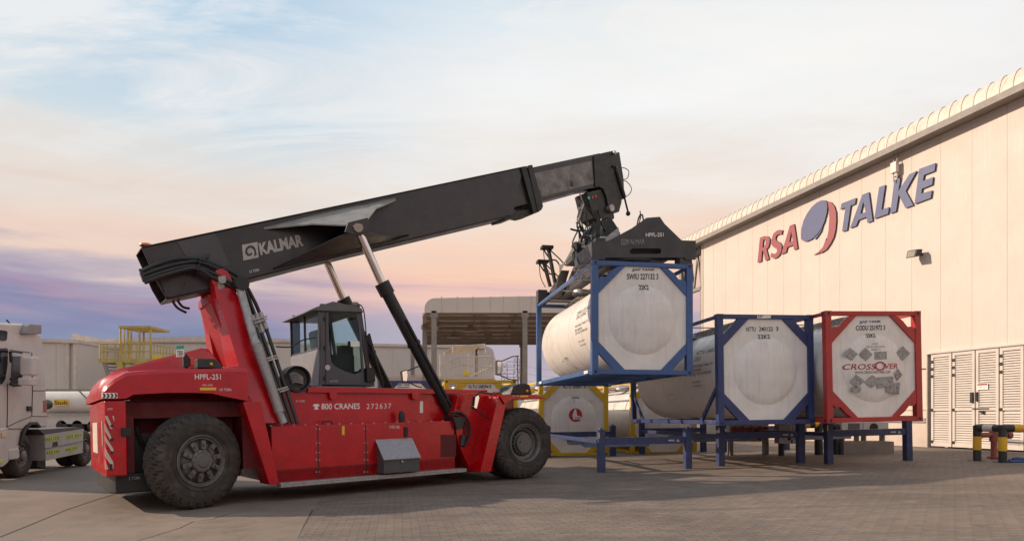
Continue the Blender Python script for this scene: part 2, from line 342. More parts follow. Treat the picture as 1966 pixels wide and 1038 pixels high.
# ------------------------------------------------ ground
def gz(x,y=0):
    if x<-5.2: return -.13+min(1,(-5.2-x)/5.5)**1.2*.13
    return .025*min(x,13)+.0
def sheet(name,xs,ys,dz,m,xf=None):
    vs=[];fs=[]
    for y in ys:
        for x in xs:
            X=x if xf is None else xf(x,y); vs.append((X,y,gz(X)+dz))
    n=len(xs)
    for j in range(len(ys)-1):
        for i in range(n-1): fs.append((j*n+i,j*n+i+1,(j+1)*n+i+1,(j+1)*n+i))
    o=MB().add(vs,fs).build(name,m,sharp=180); return struct(o)
def ground_mat(name,kind):
    m=bpy.data.materials.new(name); m.use_nodes=True; t=NT(m.node_tree); t.N.clear()
    oc=t.n('ShaderNodeTexCoord').outputs['Object']
    big=t.noise(oc,.35,6,.6,.4); mid=t.noise(oc,2.2,7,.65); fine=t.noise(oc,38,4,.7); vf=t.noise(oc,160,2,.7)
    mp=t.n('ShaderNodeMapping',ins={'Vector':oc,'Rotation':(0,0,rad(-10)),'Location':(.03,.05,0)}).outputs[0]
    if kind=='slab':
        c=t.ramp(t.m('ADD',t.m('MULTIPLY',big,.6),t.m('MULTIPLY',mid,.4)),[(.3,(.13,.10,.08)),(.48,(.20,.153,.12)),(.62,(.25,.192,.15)),(.75,(.31,.24,.188))])
        c=t.mix(t.ramp(fine,[(.35,(.35,.35,.35)),(.6,(0,0,0))]),c,(.13,.11,.09,1))
        st=t.ramp(t.noise(t.n('ShaderNodeMapping',ins={'Vector':oc,'Scale':(.5,2.2,1),'Rotation':(0,0,rad(30))}).outputs[0],.8,6,.7,.8),[(.55,(0,0,0)),(.72,(.55,.55,.55))])
        c=t.mix(st,c,(.12,.10,.09,1))
        wv=t.n('ShaderNodeVectorMath',operation='ADD',ins={0:oc,1:t.n('ShaderNodeVectorMath',operation='SCALE',ins={0:t.n('ShaderNodeTexNoise',ins={'Vector':oc,'Scale':1.3,'Detail':7}).outputs[1],'Scale':1.1}).outputs[0]}).outputs[0]
        vo=t.n('ShaderNodeTexVoronoi',feature='DISTANCE_TO_EDGE',ins={'Vector':wv,'Scale':.24}).outputs[0]
        ck=t.n('ShaderNodeMapRange',ins={0:vo,1:.0,2:.006,3:.22,4:0.}).outputs[0]
        c=t.mix(ck,c,(.03,.025,.02,1)); h=t.m('ADD',t.m('MULTIPLY',fine,.4),t.m('SUBTRACT',t.m('MULTIPLY',vf,.4),ck)); bd=.012
    else:
        wv=t.n('ShaderNodeVectorMath',operation='ADD',ins={0:mp,1:t.n('ShaderNodeVectorMath',operation='SCALE',ins={0:t.n('ShaderNodeTexNoise',ins={'Vector':oc,'Scale':9.,'Detail':2}).outputs[1],'Scale':.016}).outputs[0]}).outputs[0]
        sw=t.n('ShaderNodeSeparateXYZ',ins={0:wv})
        zig=t.m('MULTIPLY',t.m('ABSOLUTE',t.m('SUBTRACT',t.m('FRACT',t.m('MULTIPLY',sw.outputs[0],9.)),.5)),.045)
        wv=t.n('ShaderNodeCombineXYZ',ins={0:sw.outputs[0],1:t.m('ADD',sw.outputs[1],zig),2:0.}).outputs[0]
        br=t.n('ShaderNodeTexBrick',offset=.5,ins={'Vector':wv,'Scale':1.,'Mortar Size':.008,'Mortar Smooth':.4,'Brick Width':.222,'Row Height':.115,'Color1':(.158,.122,.098,1),'Color2':(.198,.154,.126,1),'Mortar':(.098,.076,.062,1),'Bias':-.1})
        c=br.outputs[0]
        far=t.ramp(t.m('ADD',t.m('MULTIPLY',big,.65),t.m('MULTIPLY',mid,.35)),[(.3,(.62,.62,.62)),(.5,(1,1,1)),(.72,(1.3,1.28,1.25))])
        c=t.mix(1.,c,far,'MULTIPLY')
        st=t.ramp(t.noise(oc,.9,7,.7,1.),[(.54,(0,0,0)),(.75,(.7,.7,.7))])
        c=t.mix(st,c,(.27,.21,.17,1))
        sp=t.ramp(t.noise(oc,3.,4,.5,.3),[(.30,(.6,.6,.6)),(.38,(0,0,0))])
        tm=t.n('ShaderNodeMapping',ins={'Vector':oc,'Rotation':(0,0,rad(-24)),'Scale':(.12,2.4,1)}).outputs[0]
        c=t.mix(t.ramp(t.noise(tm,1.,5,.6,.3),[(.52,(0,0,0)),(.66,(.45,.45,.45))]),c,(.085,.068,.058,1))
        c=t.mix(sp,c,(.10,.085,.075,1))
        h=t.m('ADD',t.m('MULTIPLY',br.outputs[1],-1.),t.m('MULTIPLY',fine,.5)); bd=.012
    rg=t.n('ShaderNodeMapRange',ins={0:mid,1:.3,2:.7,3:.62,4:.95}).outputs[0]
    bp=t.n('ShaderNodeBump',ins={'Strength':.55,'Distance':bd,'Height':h})
    b=t.n('ShaderNodeBsdfPrincipled',ins={'Base Color':c,'Roughness':rg,'Normal':bp.outputs[0]})
    t.n('ShaderNodeOutputMaterial',ins={0:b.outputs[0]}); return m
SLAB=ground_mat('concrete_slab','slab'); PAV=ground_mat('block_paving','pav')
far=[-900,-300,-100,-40,-20]+[-14+.5*i for i in range(57)]+[20,40,100,300,900]
ysl=[-30,-10,0]+[3+i for i in range(40)]+[60,100,200,500,2500]
sheet('concrete_ground',far,ysl,0,SLAB)
edge=lambda y:-2.6-.226*(y-7.86)
sheet('paved_yard',[0,.5,1,2,3,4,5,6,7,8,9,10,11,12,13,14,15,16,18,20,26,40],[1+.5*i for i in range(70)]+[40,60,90],.005,PAV,xf=lambda x,y:edge(y)+x)
# expansion joint in the concrete, running off to the lower left
def gpt(px,py):
    z=0
    for _ in range(12):
        Yd=(CZ-z)*F/(py-HY); Xd=(px-CX)/F*Yd; z=gz(Xd)
    return V((Xd,Yd,z))
def strip(name,pts,wd,m,dz=.004):
    mb=MB(); P=[gpt(*p) for p in pts]; vs=[];fs=[]
    for i,p in enumerate(P):
        d=(P[min(i+1,len(P)-1)]-P[max(i-1,0)]); nn=V((-d.y,d.x,0)).normalized()*wd/2
        for q in(p-nn,p+nn): vs.append((q.x,q.y,gz(q.x)+dz))
    for i in range(len(P)-1): fs.append((2*i,2*i+1,2*i+3,2*i+2))
    return struct(mb.add(vs,fs).build(name,m))
JNT=mat('joint_filler',(.055,.045,.04),.9)
strip('ground_joint',[(0,1030),(60,1006),(130,977),(190,957),(228,946)],.022,JNT)
strip('ground_joint',[(572,1037),(586,1005),(600,979)],.03,JNT)
strip('ground_crack',[(262,1038),(300,1027),(345,1013),(372,1000),(408,996),(440,985),(470,981)],.014,JNT)
# ------------------------------------------------ tank containers
def corner_castings(mb,w,L,H,y_list=None,eps=.003):
    for x in(0,w):
        for y in(0,L):
            for z in(0,H):
                x0=-eps if x==0 else w-.162; y0=-eps if y==0 else L-.178; z0=-eps if z==0 else H-.118
                mb.box(x0,x0+.162+eps,y0,y0+.178+eps,z0,z0+.118+eps)
def dish(x,z,w=2.438,H=2.591):      # depth of the pressed dish of the end panel at a point
    q=((x-w/2)**2+(z-(H/2-.03))**2)/.64
    return .0495-.085*math.sqrt(max(0,1-q))
def tank_container(fr,label,fm,opt):
    w,L,H=2.438,6.058,2.591; g=opt.get
    r=thing('tank_container',label,'tank container',fr,g('group'))
    mb=MB(); corner_castings(mb,w,L,H); mb.build('corner_casting',fm,r,bevel=.008)
    mb=MB()
    for x in(0,w):
        for y in(0,L):
            for z in (.06,H-.06):
                # casting apertures: dark recess plate and rounded hole rim
                mb.cyl((.081 if x==0 else w-.081,-.006 if y==0 else L+.006,z),(.081 if x==0 else w-.081,.02 if y==0 else L-.02,z),.036,n=12)
                mb.cyl((-.006 if x==0 else w+.006,.09 if y==0 else L-.09,z),(.02 if x==0 else w-.02,.09 if y==0 else L-.09,z),.036,n=12)
    mb.build('casting_aperture',BLK,r)
    for y0,y1 in((0,.15),(L-.15,L)):
        e=MB()
        for x0,x1 in((.0,.15),(w-.15,w)): e.box(x0,x1,y0,y1,.118,H-.118)
        e.box(.162,w-.162,y0+.004,y1-.03,H-.105,H-.005); e.box(.162,w-.162,y0+.004,y1-.03,.01,.12)
        if y0==0 and not g('plain'):      # gusset plates round the octagonal panel
            ch=.62
            for sx in(0,1):
                for sz in(0,1):
                    X=lambda a:a if sx==0 else w-a
                    Z=lambda a:a if sz==0 else H-a
                    b=.11
                    if g('arc') and sz==1 or g('arc')==2:
                        o=[(.15,b+ch+.02),(.15,b+ch-.30),(.22,b+ch-.37),(.34,b+.26),(.46,b+.12),(.60,b+.02),(.15+ch-.1,b),(.15+ch+.02,b)]
                    else:
                        o=[(.15,b+ch+.02),(.15,b+ch-.24),(.15+ch-.26,b),(.15+ch+.02,b)]
                    e.prism([(X(a),Z(c_)) for a,c_ in o],y0+.012,y0+.11)
        e.build('end_frame',fm,r,bevel=.006)
    s=MB()
    for x in(.05,w-.05):
        s.box(x-.04,x+.04,.178,L-.178,.02,.13)
        if not g('notop'): s.box(x-.035,x+.035,.178,L-.178,H-.09,H-.015)
        if g('braces'):
            for a,b in((.15,1.0),(L-.15,L-1.0)): s.beam((x,a,.9),(x,b,.1),.06,.1)
    for y in(1.3,2.6,3.5,4.8): s.box(.1,w-.1,y-.05,y+.05,.03,.13)
    s.build('side_rail',fm,r,bevel=.005)
    # octagonal end panel with pressed dish
    ch=.6; b=.118; x0,x1,z0,z1=.15,w-.15,b,H-.105
    oct_=[(x0,z0+ch),(x0,z1-ch),(x0+ch,z1),(x1-ch,z1),(x1,z1-ch),(x1,z0+ch),(x1-ch,z0),(x0+ch,z0)]
    p=MB(); p.prism(oct_,.05,.056)
    zc=H/2-.03 if not g('dz') else H/2+g('dz')
    R=.80; nn=10
    p.rev([(.0495-.085*math.sqrt(max(0,1-(i/nn)**2))*(1-.0*(i/nn))+.0,max(R*i/nn,.001)) for i in range(nn+1)][:-1]+[(.049,R*1.0)],(w/2,0,zc),56)
    for q in range(8):
        a,b_=V(oct_[q]),V(oct_[(q+1)%8]); n=int((b_-a).length/.09)
        for i in range(n):
            c_=a+(b_-a)*(i+.5)/n; c_=c_+ (V((w/2,H/2))-c_)*.022
            p.cyl((c_.x,.044,c_.y),(c_.x,.052,c_.y),.007,n=5)
    panel=p.build('end_panel',PANL,r,sharp=30)
    # tank shell: jacketed cylinder with rolled ends
    Rt=1.14; zt=H/2-.02; t=MB(); k=.22
    prof=[(.24,.6),(.26,.9)]+[(.30+k*(1-math.cos(rad(a))),Rt-k+k*math.sin(rad(a))) for a in(0,22,45,68,90)]
    prof+= [(L-y,r_) for y,r_ in prof[::-1]]
    t.rev(prof,(w/2,0,zt),72)
    for y in (1.2,2.4,3.6,4.8): t.rev([(y-.010,Rt+.001),(y-.008,Rt+.004),(y+.008,Rt+.004),(y+.010,Rt+.001)],(w/2,0,zt),72)
    shell=t.build('tank_shell',TANK,r,sharp=25)
    k_=MB(); k_.rev([(.058,.86),(.30,.86)],(w/2,0,zt),40); k_.rev([(L-.3,.86),(L-.06,.86)],(w/2,0,zt),40)
    k_.build('end_skirt',TANK,r)
    if not g('nowalk'):
        m=MB()
        for i in range(7): m.box(w/2-.36+i*.11,w/2-.30+i*.11,.2,L-.2,H-.075,H-.055)
        for i in range(20): m.box(w/2-.38,w/2+.40,.3+i*.285,.33+i*.285,H-.095,H-.076)
        for y in(1.6,3.1,4.6): m.box(.1,w-.1,y-.03,y+.03,H-.12,H-.096)
        m.build('walkway_grating',GALV,r)
        m=MB(); m.rev([(H-.12,.001),(H-.115,.24),(H-.19,.26),(H-.24,.26)],(w/2-.6,3.,0),24,'z'); m.build('manhole_cover',GALV,r)
    m=MB(); m.cyl((w/2,L-.05,.30),(w/2,L+.02,.30),.09); m.cyl((w/2,L-.12,.45),(w/2,L-.02,.45),.05); m.build('bottom_valve',GALV,r)
    cp=lambda px,py:fr.un(px,py,.05)
    for s_,bl,br,tl,mm,kw in g('texts',[]):
        on=kw.pop('panel',1); ob=ptxt(fr,kw.pop('pl',.046),s_,bl,br,tl,panel if on else r,mm,**kw)
        if on:
            for v in ob.data.vertices: v.co.y=min(.043,dish(v.co.x,v.co.z,w,H)-.004)
    # writing wrapped on the side of the shell (seen from the left)
    for s_,y,ang,wd,hh,mm in g('side',[]):
        def fn(a,b,y=y,ang=ang,wd=wd,hh=hh):
            th=rad(ang)-b*hh/Rt
            return V((w/2-(Rt+.004)*math.cos(th)*1.0,y-a*wd,zt-(Rt+.004)*math.sin(th)))
        txt(s_,shell,mm,(0,0,0),(0,0,0),(0,0,0),fn=fn)
    return r,panel,shell
def fy(z): return z
def cont_frame(px,Yf,z,deg,slope=.0):
    return frame(((px-CX)/F*Yf,Yf,z),deg,slope)
# hanging blue tank
fS=cont_frame(1137,14.75,CZ+(HY-718)/F*14.75,10)
SID=[("SWIU 227132 3",1.75,-16,1.3,.10,BPT),("22K2 JOINC",1.7,-9,.9,.12,BPT),("PORTABLE TANK T11",1.72,0,1.15,.055,BPT),("BS.H2026",1.72,5,.6,.055,BPT),("DOT NOT APPROVED",1.72,9,1.05,.055,BPT),("MGW  36000 KG",1.6,20,.5,.05,OUTL),("TARE  3650 KG",1.6,25,.5,.05,OUTL)]
fS_opt=dict(arc=1,braces=0,side=SID,texts=[
 ("JJAP TANK",(1213,520.5),(1257,520.5),(1213,515.5),BPT,dict(bold=.02,shear=.02)),
 ("SWIU 227132 3",(1204,536),(1264,536),(1204,525),BPT,dict(bold=.015)),
 ("22K2",(1227,556),(1246,556),(1227,546),BPT,dict(bold=.02,pl=.006))])
swiu,pS,shS=tank_container(fS,'white tank in a bright blue frame hanging from the black spreader of the crane truck',BLU,fS_opt)
m=MB()
for q in((.3,),(5.2,)):
    m.box(-.02,.0,q[0],q[0]+.3,.04,.11)
m.build('number_plate',WPT,swiu)
m=MB(); m.rev([(.02,.115),(.02,.13)],(0,0,0),28,'z')
o=flat([arc(0,0,.16,0,360,24,.16),arc(0,0,.135,0,360,24,.135),arc(0,0,.05,0,360,10,.05)],'emblem',BPT,shS,-.001,.001)
o.matrix_local=Matrix.Translation((2.438/2-1.149*math.cos(rad(32)),3.3,2.591/2-.02-1.149*math.sin(rad(32))))@Matrix.Rotation(rad(-90),4,'Z')@Matrix.Rotation(rad(-32),4,'X')
# navy tank on stand
fN=cont_frame(1380,15.1,CZ+(HY-816.5)/F*15.1,9,.014)
nttu,pN,shN=tank_container(fN,'white tank in a navy blue frame on a steel stand beside the red framed one',NAV,dict(braces=1,notop=0,
 side=[("NTTU 240122 3",1.6,-26,1.35,.11,BPT),("22K2",1.6,-18,.4,.10,BPT),("PORTABLE TANK T11",1.55,-9,1.1,.055,BPT),("BS.H2026",1.55,-4,.5,.055,BPT),("DOT NOT APPROVED",1.55,1,1.05,.055,BPT),("MAX 36000 KG",1.6,11,.5,.05,OUTL),("TARE 3900 KG",1.6,16,.5,.05,OUTL),("xx 25  xx",3.3,24,.4,.05,OUTL)],
 texts=[("NTTU",(1433,636),(1451,635.6),(1433,627.5),BPT,dict(bold=.01)),("240122",(1457.5,635.5),(1484,635),(1457.5,627.2),BPT,dict(bold=.01)),("3",(1490,634.8),(1494.5,634.7),(1490,626.6),BPT,dict(bold=.01)),("22K2",(1455,650),(1478,649.5),(1455,642),BPT,dict(sp=1.15,bold=.02)),
 ("NT",(1456,609.5),(1465,609),(1456,605.5),BPT,dict(pl=-.002,panel=0,bold=.02))]))
a=fN.uz(0,(1454,611),(1480,610.5),(1480,604.5),(1454,605)); MB().prism(a,.0015,.004).build('number_plate',WPT,nttu)
ptxt(fN,.0,"1T08",(1353,812),(1366,812),(1353,805),nttu,GPT)
# red framed tank on stand
fC=cont_frame(1589,15.0,CZ+(HY-812)/F*15.0,8,.02)
codu,pC,shC=tank_container(fC,'white tank in a red frame with old stickers and red lettering on its end panel',FRED,dict(arc=2,side=[],
 texts=[("JJAP TANK",(1650,621.5),(1692,620),(1650,615.5),mat('blue_lettering',(.05,.10,.25),.6),dict(bold=.02)),
 ("CODU 251972 3",(1643.5,634),(1699.5,633),(1643.5,624.5),BPT,dict(bold=.015)),("22K2",(1664,647.5),(1682,647),(1664,640),BPT,dict(bold=.02,pl=.006)),
 ("WPGM",(1670,662),(1683,662),(1670,658.5),OUTL,{}),("ON UIC RAILWAYS",(1659,668),(1695,667.5),(1659,664),OUTL,{}),("36000 KG",(1669,673),(1687,673),(1669,669.5),OUTL,{}),
 ("CROSS",(1620,709),(1680,709),(1620,698),mat('crimson_lettering',(.42,.03,.05),.5),dict(bold=.012,shear=.05,pl=-.036)),
 ("VER",(1697,707.5),(1725,707),(1697,697.5),MT['crimson_lettering'],dict(bold=.012,shear=.05,pl=-.03)),
 ("WWW.CROSSOVERTANK.COM",(1643,717),(1710,716),(1643,712),BPT,dict(pl=-.038))]))
def unp(fr,val,pts): return [(lambda q:(q.x,q.z))(fr.un(x,y,val)) for x,y in pts]
cx,cz=unp(fC,-.045,[(1690,702)])[0]
flat([arc(cx,cz,.135,0,360,24,.105),arc(cx,cz,.10,0,360,24,.075)],'emblem',MT['crimson_lettering'],pC,-.048,-.044)
for i,(pts,pl) in enumerate([([(1616,680),(1629,667),(1644,679),(1633,692)],.045),([(1648,680),(1661,667),(1675,680),(1662,693)],-.012),([(1679,675),(1702,674),(1702,689),(1679,690)],-.02),([(1719,677),(1731,664),(1745,678),(1731,692)],.045),
  ([(1712,717),(1721,707),(1729,720),(1719,731)],.045),([(1632,732),(1643,718),(1659,731),(1645,744)],-.0),([(1660,733),(1675,719),(1690,731),(1674,744)],-.03),([(1683,724),(1715,722),(1716,741),(1684,745)],-.03),([(1700,736),(1727,733),(1725,757),(1700,752)],.0),([(1634,742),(1653,742),(1652,751),(1634,752)],.0)]):
    q=unp(fC,pl-.012,pts); pl=min([dish((a[0]*k+b[0]*(4-k))/4,(a[1]*k+b[1]*(4-k))/4) for a in q for b in q for k in(0,1,2)]+[.05])-.0005*i; MB().prism(q,pl-.005,pl-.002).build('sticker_residue',DCR,pC)
# two yellow tanks, one navy, further tanks behind
GY='tank containers standing in the row behind'
fY1=cont_frame(853,21.8,.05,8); 
ty1,pY1,_=tank_container(fY1,'yellow framed white tank behind the crane truck, left of its front wheel',YEL,dict(group=None,notop=0,texts=[("RLTU 208294 8",(900,745),(943,745),(900,738.5),BPT,dict(bold=.02))]))
fY2=cont_frame(1035,22.2,.05,8)
ty2,pY2,_=tank_container(fY2,'yellow framed white tank on the ground with a round red emblem on its end panel',YEL,dict(texts=[("RLTU 305817 8",(1081,745),(1125,745),(1081,738),BPT,dict(bold=.02)),("26000L",(1097,765),(1113,765),(1097,760),BPT,{}),("4",(1101,771),(1103,771),(1101,767),BPT,{})]))
cx,cz=unp(fY2,-.045,[(1105,796)])[0]
flat([arc(cx,cz,.23,0,360,32)],'emblem',mat('emblem_red',(.45,.03,.04),.5),pY2,-.050,-.04)
q=unp(fY2,-.052,[(1103,785),(1106,785),(1108,797),(1115,799),(1117,804),(1101,805),(1099,797)]); MB().prism(q,-.055,-.05).build('emblem',WPT,pY2)
ptxt(fY2,-.055,"A.S.M",(1103,803.5),(1113,803.5),(1103,799.5),pY2,MT['emblem_red'],bold=.02)
sc=MB()
for a,b in(((1068,772),(1140,770)),((1066,803),(1138,806)),((1068,814),(1105,816)),((1081,818),(1128,816)),((1106,829),(1119,813)),((1070,778),(1095,777))):
    p,q=fY2.un(*a,.044),fY2.un(*b,.044); sc.beam(p,q,.004,.012,up=(0,1,0))
sc.build('scuff_marks',OUTL,pY2)
fY3=cont_frame(1211,22.8,.05,8)
tank_container(fY3,'yellow framed white tank mostly hidden behind the navy framed tank and its stand',YEL,dict(texts=[]))
fC1=cont_frame(726,25.4,.22,8)
_,pq,_=tank_container(fC1,'white tank in a dark navy frame seen behind the driver cab of the crane truck',NAV,dict(texts=[("CIMC TANK",(762,740.5),(787,740.5),(762,736.5),MT['blue_lettering'],dict(bold=.02))]))
q=fC1.uz(.04,(763,743.5),(786,743.5),(786,742),(763,742)); MB().prism(q,.038,.04).build('stripe',MT['blue_lettering'],pq)
for px,Yf,z,lb in((948,30.5,.1,'white tank in the back row seen above the front tyre of the crane truck'),(1163,30.5,.1,'white tank seen in the gap right of the yellow frame with the round emblem')):
    f=cont_frame(px,Yf,z,8)
    tank_container(f,lb,YEL if px<1000 else GALV,dict(side=[("MGW 36000 KG",1.2,-5,1.2,.2,OUTL),("TARE 3600 KG",1.2,8,1.2,.2,OUTL)],texts=[("26000 L",(px+30,775),(px+46,775),(px+30,768),OUTL,{})]))
# ------------------------------------------------ reach stacker
KO=V((-5.185,10.954,-.12963)); _k=frame((0,0,0),math.degrees(.643),.025)
K=Fr(KO+_k.b*1.7,_k.a,_k.b,_k.c)
rs=thing('reach_stacker','huge red container handling crane truck with black telescopic boom holding up a tank','reach stacker',K)
def k3(v,*pts): return [K.un(x,y,v) for x,y in pts]
ku=lambda v,*pts:K.uz(v,*pts)
def strip_plate(mb,A,B,th=.03):     # a bent plate between two lines of points
    n=len(A); dn=V((0,0,-th)); vs=A+B+[p+dn for p in A]+[p+dn for p in B]
    fs=[]
    for i in range(n-1):
        fs+=[(i,i+1,n+i+1,n+i),(2*n+i,3*n+i,3*n+i+1,2*n+i+1),(n+i,n+i+1,3*n+i+1,3*n+i),(i,2*n+i,2*n+i+1,i+1)]
    mb.add(vs,fs)
def tyre(R=.81,W=.46,rb=.43,lugs=30,skew=1.0):
    N=lugs*8; pr=[(.075,rb-.02,0),(.035,rb+.0,0),(.028,rb+.03,0),(.012,rb+.06,0),(.004,rb+.13,0),(.0,rb+.20,0),(.01,rb+.26,0),(.02,rb+.29,.35),(.035,rb+.325,1),(.07,R-.022,1),(.12,R-.006,1),(.17,R,.55),(W/2,R,0)]
    full=pr+[(W-a,b,c_) for a,b,c_ in pr[-2::-1]]
    vs=[];k=len(full)
    for i in range(N):
        for j,(y,r,g_) in enumerate(full):
            sh=skew*abs(y-W/2)/R*1.1*(1 if y<W/2 else -1)
            ph=((i/8+sh*lugs/(2*PI)) if y<W/2 else (i/8+sh*lugs/(2*PI)+.5))%1
            gap=1 if ph<.26 else 0
            rr=r-.045*g_*gap; a=2*PI*i/N
            vs.append((rr*math.cos(a),y+(.012*gap if .3<g_ and y<W/2 and r<R-.01 else 0),rr*math.sin(a)))
    fs=[(i*k+j,i*k+j+1,((i+1)%N)*k+j+1,((i+1)%N)*k+j) for i in range(N) for j in range(k-1)]
    mb=MB().add(vs,fs)
    for rr in(rb+.075,rb+.19): mb.rev([(-.001,rr-.006),(-.006,rr),(-.001,rr+.006)],n=72)
    return mb
def wheel(o,rz,kind,lab=None,inner=False):
    W=.46
    rim=MB()
    # rim flange and well
    rim.rev([(.10,.40),(.06,.435),(.02,.44),(.01,.425),(.03,.405),(.05,.39),(.05,.375),(.14,.365)]+([(.16,.30)] if kind=='drive' else [(.10,.31),(.09,.30)]),n=56)
    if kind=='steer':
        rim.rev([(.09,.30),(.07,.20),(.07,.001)],n=40)
    else:
        rim.rev([(.16,.30),(.22,.285),(.24,.26),(.13,.25),(.12,.001)],n=48)
    r=rim.build('wheel',RIM,rs,sharp=40); r.location=o; r.rotation_euler=(0,0,rz)
    t=tyre().build('tyre',RUB,r,sharp=32)
    h=MB()
    if kind=='steer':
        h.rev([(.07,.20),(.0,.19),(-.02,.16),(-.02,.12),(-.04,.10),(-.045,.001)],n=32)
        for i in range(10):
            a=2*PI*i/10+.2; c_,s_=math.cos(a),math.sin(a)
            h.beam((c_*.20,.03,s_*.20),(c_*.345,.045,s_*.345),.075,.07,up=(0,1,0)); h.cyl((c_*.27,.06,s_*.27),(c_*.27,-.035,s_*.27),.022,n=6)
        for i in range(12):
            a=2*PI*i/12; h.cyl((math.cos(a)*.165,.0,math.sin(a)*.165),(math.cos(a)*.165,-.03,math.sin(a)*.165),.012,n=6)
    else:
        h.rev([(.12,.22),(.06,.21),(.055,.001)],n=36)
        for i in range(20):
            a=2*PI*i/20; h.cyl((math.cos(a)*.265,.22,math.sin(a)*.265),(math.cos(a)*.265,.15,math.sin(a)*.265),.016,n=6)
        h.cyl((-.12,.06,.04),(-.12,.02,.04),.022,n=8); h.cyl((.03,.06,.08),(.03,.045,.08),.008,n=6)
    h.build('hub',RIM,r,sharp=30)
    return r
wheel((0,-1.7,.81),.383,'steer'); w2=wheel((0,1.7,.81),.383+PI,'steer')
for v,rz in((-2.02,0),(-1.50,0)): wheel((6.67,v,.81),rz,'drive')
for v,rz in((2.02,PI),(1.50,PI)): wheel((6.67,v,.81),rz,'drive')
# --- chassis
m=MB()
lo=ku(-1.5,(533,812),(545,930),(895,894),(935,870))
u0,u1=1.2,5.75
m.box(u0,5.1,-1.5,-.7,.32,1.36); m.box(u0,5.1,.7,1.5,.32,1.36)
m.prism([(u0,.32),(5.1,.32),(5.1,.55),(u0,.55)],-1.5,1.5)
ch=m.build('side_boxes',RED,rs,bevel=.012)
m=MB(); m.box(-.9,7.4,-.62,-.5,.55,1.9); m.box(-.9,7.4,.5,.62,.55,1.9); m.box(-.4,.4,-1.25,1.25,.62,.95); m.box(6.3,7.05,-1.3,1.3,.5,1.05)
m.box(-.9,1.3,-.62,.62,1.0,1.75)
m.build('chassis_beam',DRED,rs,bevel=.01)
# upper deck side with its rolled rail
m=MB(); up=ku(-1.12,(497,700),(540,700),(592,752),(935,752),(935,812),(500,812))
m.prism([(.95,1.36),(5.75,1.36),(5.75,2.06),(1.9,2.06),(1.3,2.06)],-1.12,-1.05)
m.prism([(.95,1.36),(5.75,1.36),(5.75,2.06),(1.9,2.06)],1.05,1.12)
m.build('deck_side',RED,rs,bevel=.006)
m=MB()
r1=ku(-1.18,(591,742),(935,748),(935,757),(591,753))
m.prism(r1,-1.2,-1.10); m.prism([(1.9,2.06),(5.6,2.06),(5.6,2.12),(1.9,2.12)],1.1,1.2)
for px in(632,790,945-0):
    q=ku(-1.2,(px,752),(px+16,752),(px+14,764),(px+10,767),(px+5,767),(px+1,763)); m.prism(q,-1.215,-1.2)
m.build('deck_rail',RED,rs,bevel=.008)
m=MB(); m.box(1.9,5.6,-1.05,1.05,1.98,2.04); m.box(5.6,7.2,-.7,.7,1.5,1.62); m.build('deck_plate',BLK,rs)
# hatch doors: seams, hinges, stickers on the lower boxes
m=MB()
for px in(610,702): 
    a=K.un(px,822,-1.503); m.box(a.x-.008,a.x+.008,-1.506,-1.495,.36,1.34)
m.box(u0,5.1,-1.512,-1.5,.55,.556)
m.build('hatch_gap',BLK,ch)
m=MB()
for px in(610,702):
    for y in(823,850,868,882,905):
        for d in(-3,3):
            a=K.un(px+d,y,-1.5); m.cyl((a.x,-1.5,a.z),(a.x,-1.52,a.z),.014,n=8)
for px in range(520,860,22):
    a=K.un(px,812,-1.45); m.box(a.x-.02,a.x+.02,-1.46,-1.42,1.36,1.375)
m.build('hinge_bolts',GALV,ch)
q=ku(-1.504,(656.5,817),(661.5,817),(661.5,834),(656.5,834)); MB().prism(q,-1.506,-1.504).build('warning_sticker',YPT,ch)
q=ku(-1.504,(776,819),(782,819),(782,838),(776,838)); MB().prism(q,-1.53,-1.5).build('level_gauge',BLK,ch)
m=MB()
for i in range(14):
    a=K.un(846.5,836+i*3.0,-1.5); b=K.un(875.5,836+i*3.0,-1.5); m.box(a.x,b.x,-1.512,-1.5,a.z-.008,a.z+.008)
q=ku(-1.503,(846,834),(876,834),(875.5,876),(846,877)); m.prism(q,-1.504,-1.5)
m.build('vent_grille',mat('grille_red',(.12,.01,.012),.6),ch)
# walkway step along the bottom
m=MB(); a=K.un(535,930,-1.6); b=K.un(898,892,-1.6)
m.box(1.28,5.25,-1.72,-1.5,.25,.33); st=m.build('side_step',GALV,rs,bevel=.006)
m=MB()
for i in range(60): u=1.35+i*.065; m.cyl((u,-1.722,.30),(u,-1.715,.30),.009,n=6)
m.build('step_holes',BLK,st)
# tool box
m=MB(); q=ku(-1.85,(736,878),(806,875),(804,904),(737,909))
x0,x1=K.un(722,880,-1.5).x,K.un(804,875,-1.85).x
x0=K.un(737,890,-1.82).x; x1=K.un(805,890,-1.82).x
m.hexa([(x0,-1.82,.36),(x1,-1.82,.36),(x1,-1.5,.36),(x0,-1.5,.36),(x0,-1.82,.66),(x1,-1.82,.66),(x1,-1.5,1.0),(x0,-1.5,1.0)])
tb=m.build('tool_box',mat('tool_box_paint',(.07,.068,.07),.5),rs,bevel=.008)
m=MB(); m.hexa([(x0-.02,-1.86,.63),(x1+.02,-1.86,.63),(x1+.02,-1.48,1.03),(x0-.02,-1.48,1.03),(x0-.02,-1.86,.65),(x1+.02,-1.86,.65),(x1+.02,-1.48,1.05),(x0-.02,-1.48,1.05)])
m.build('lid',mat('tread_plate',(.33,.31,.32),.45,metal=.4,var=.5,scale=60),tb)
m=MB(); m.cyl(((x0+x1)/2,-1.83,.58),((x0+x1)/2,-1.85,.58),.025,n=8); m.build('latch',GALV,tb)
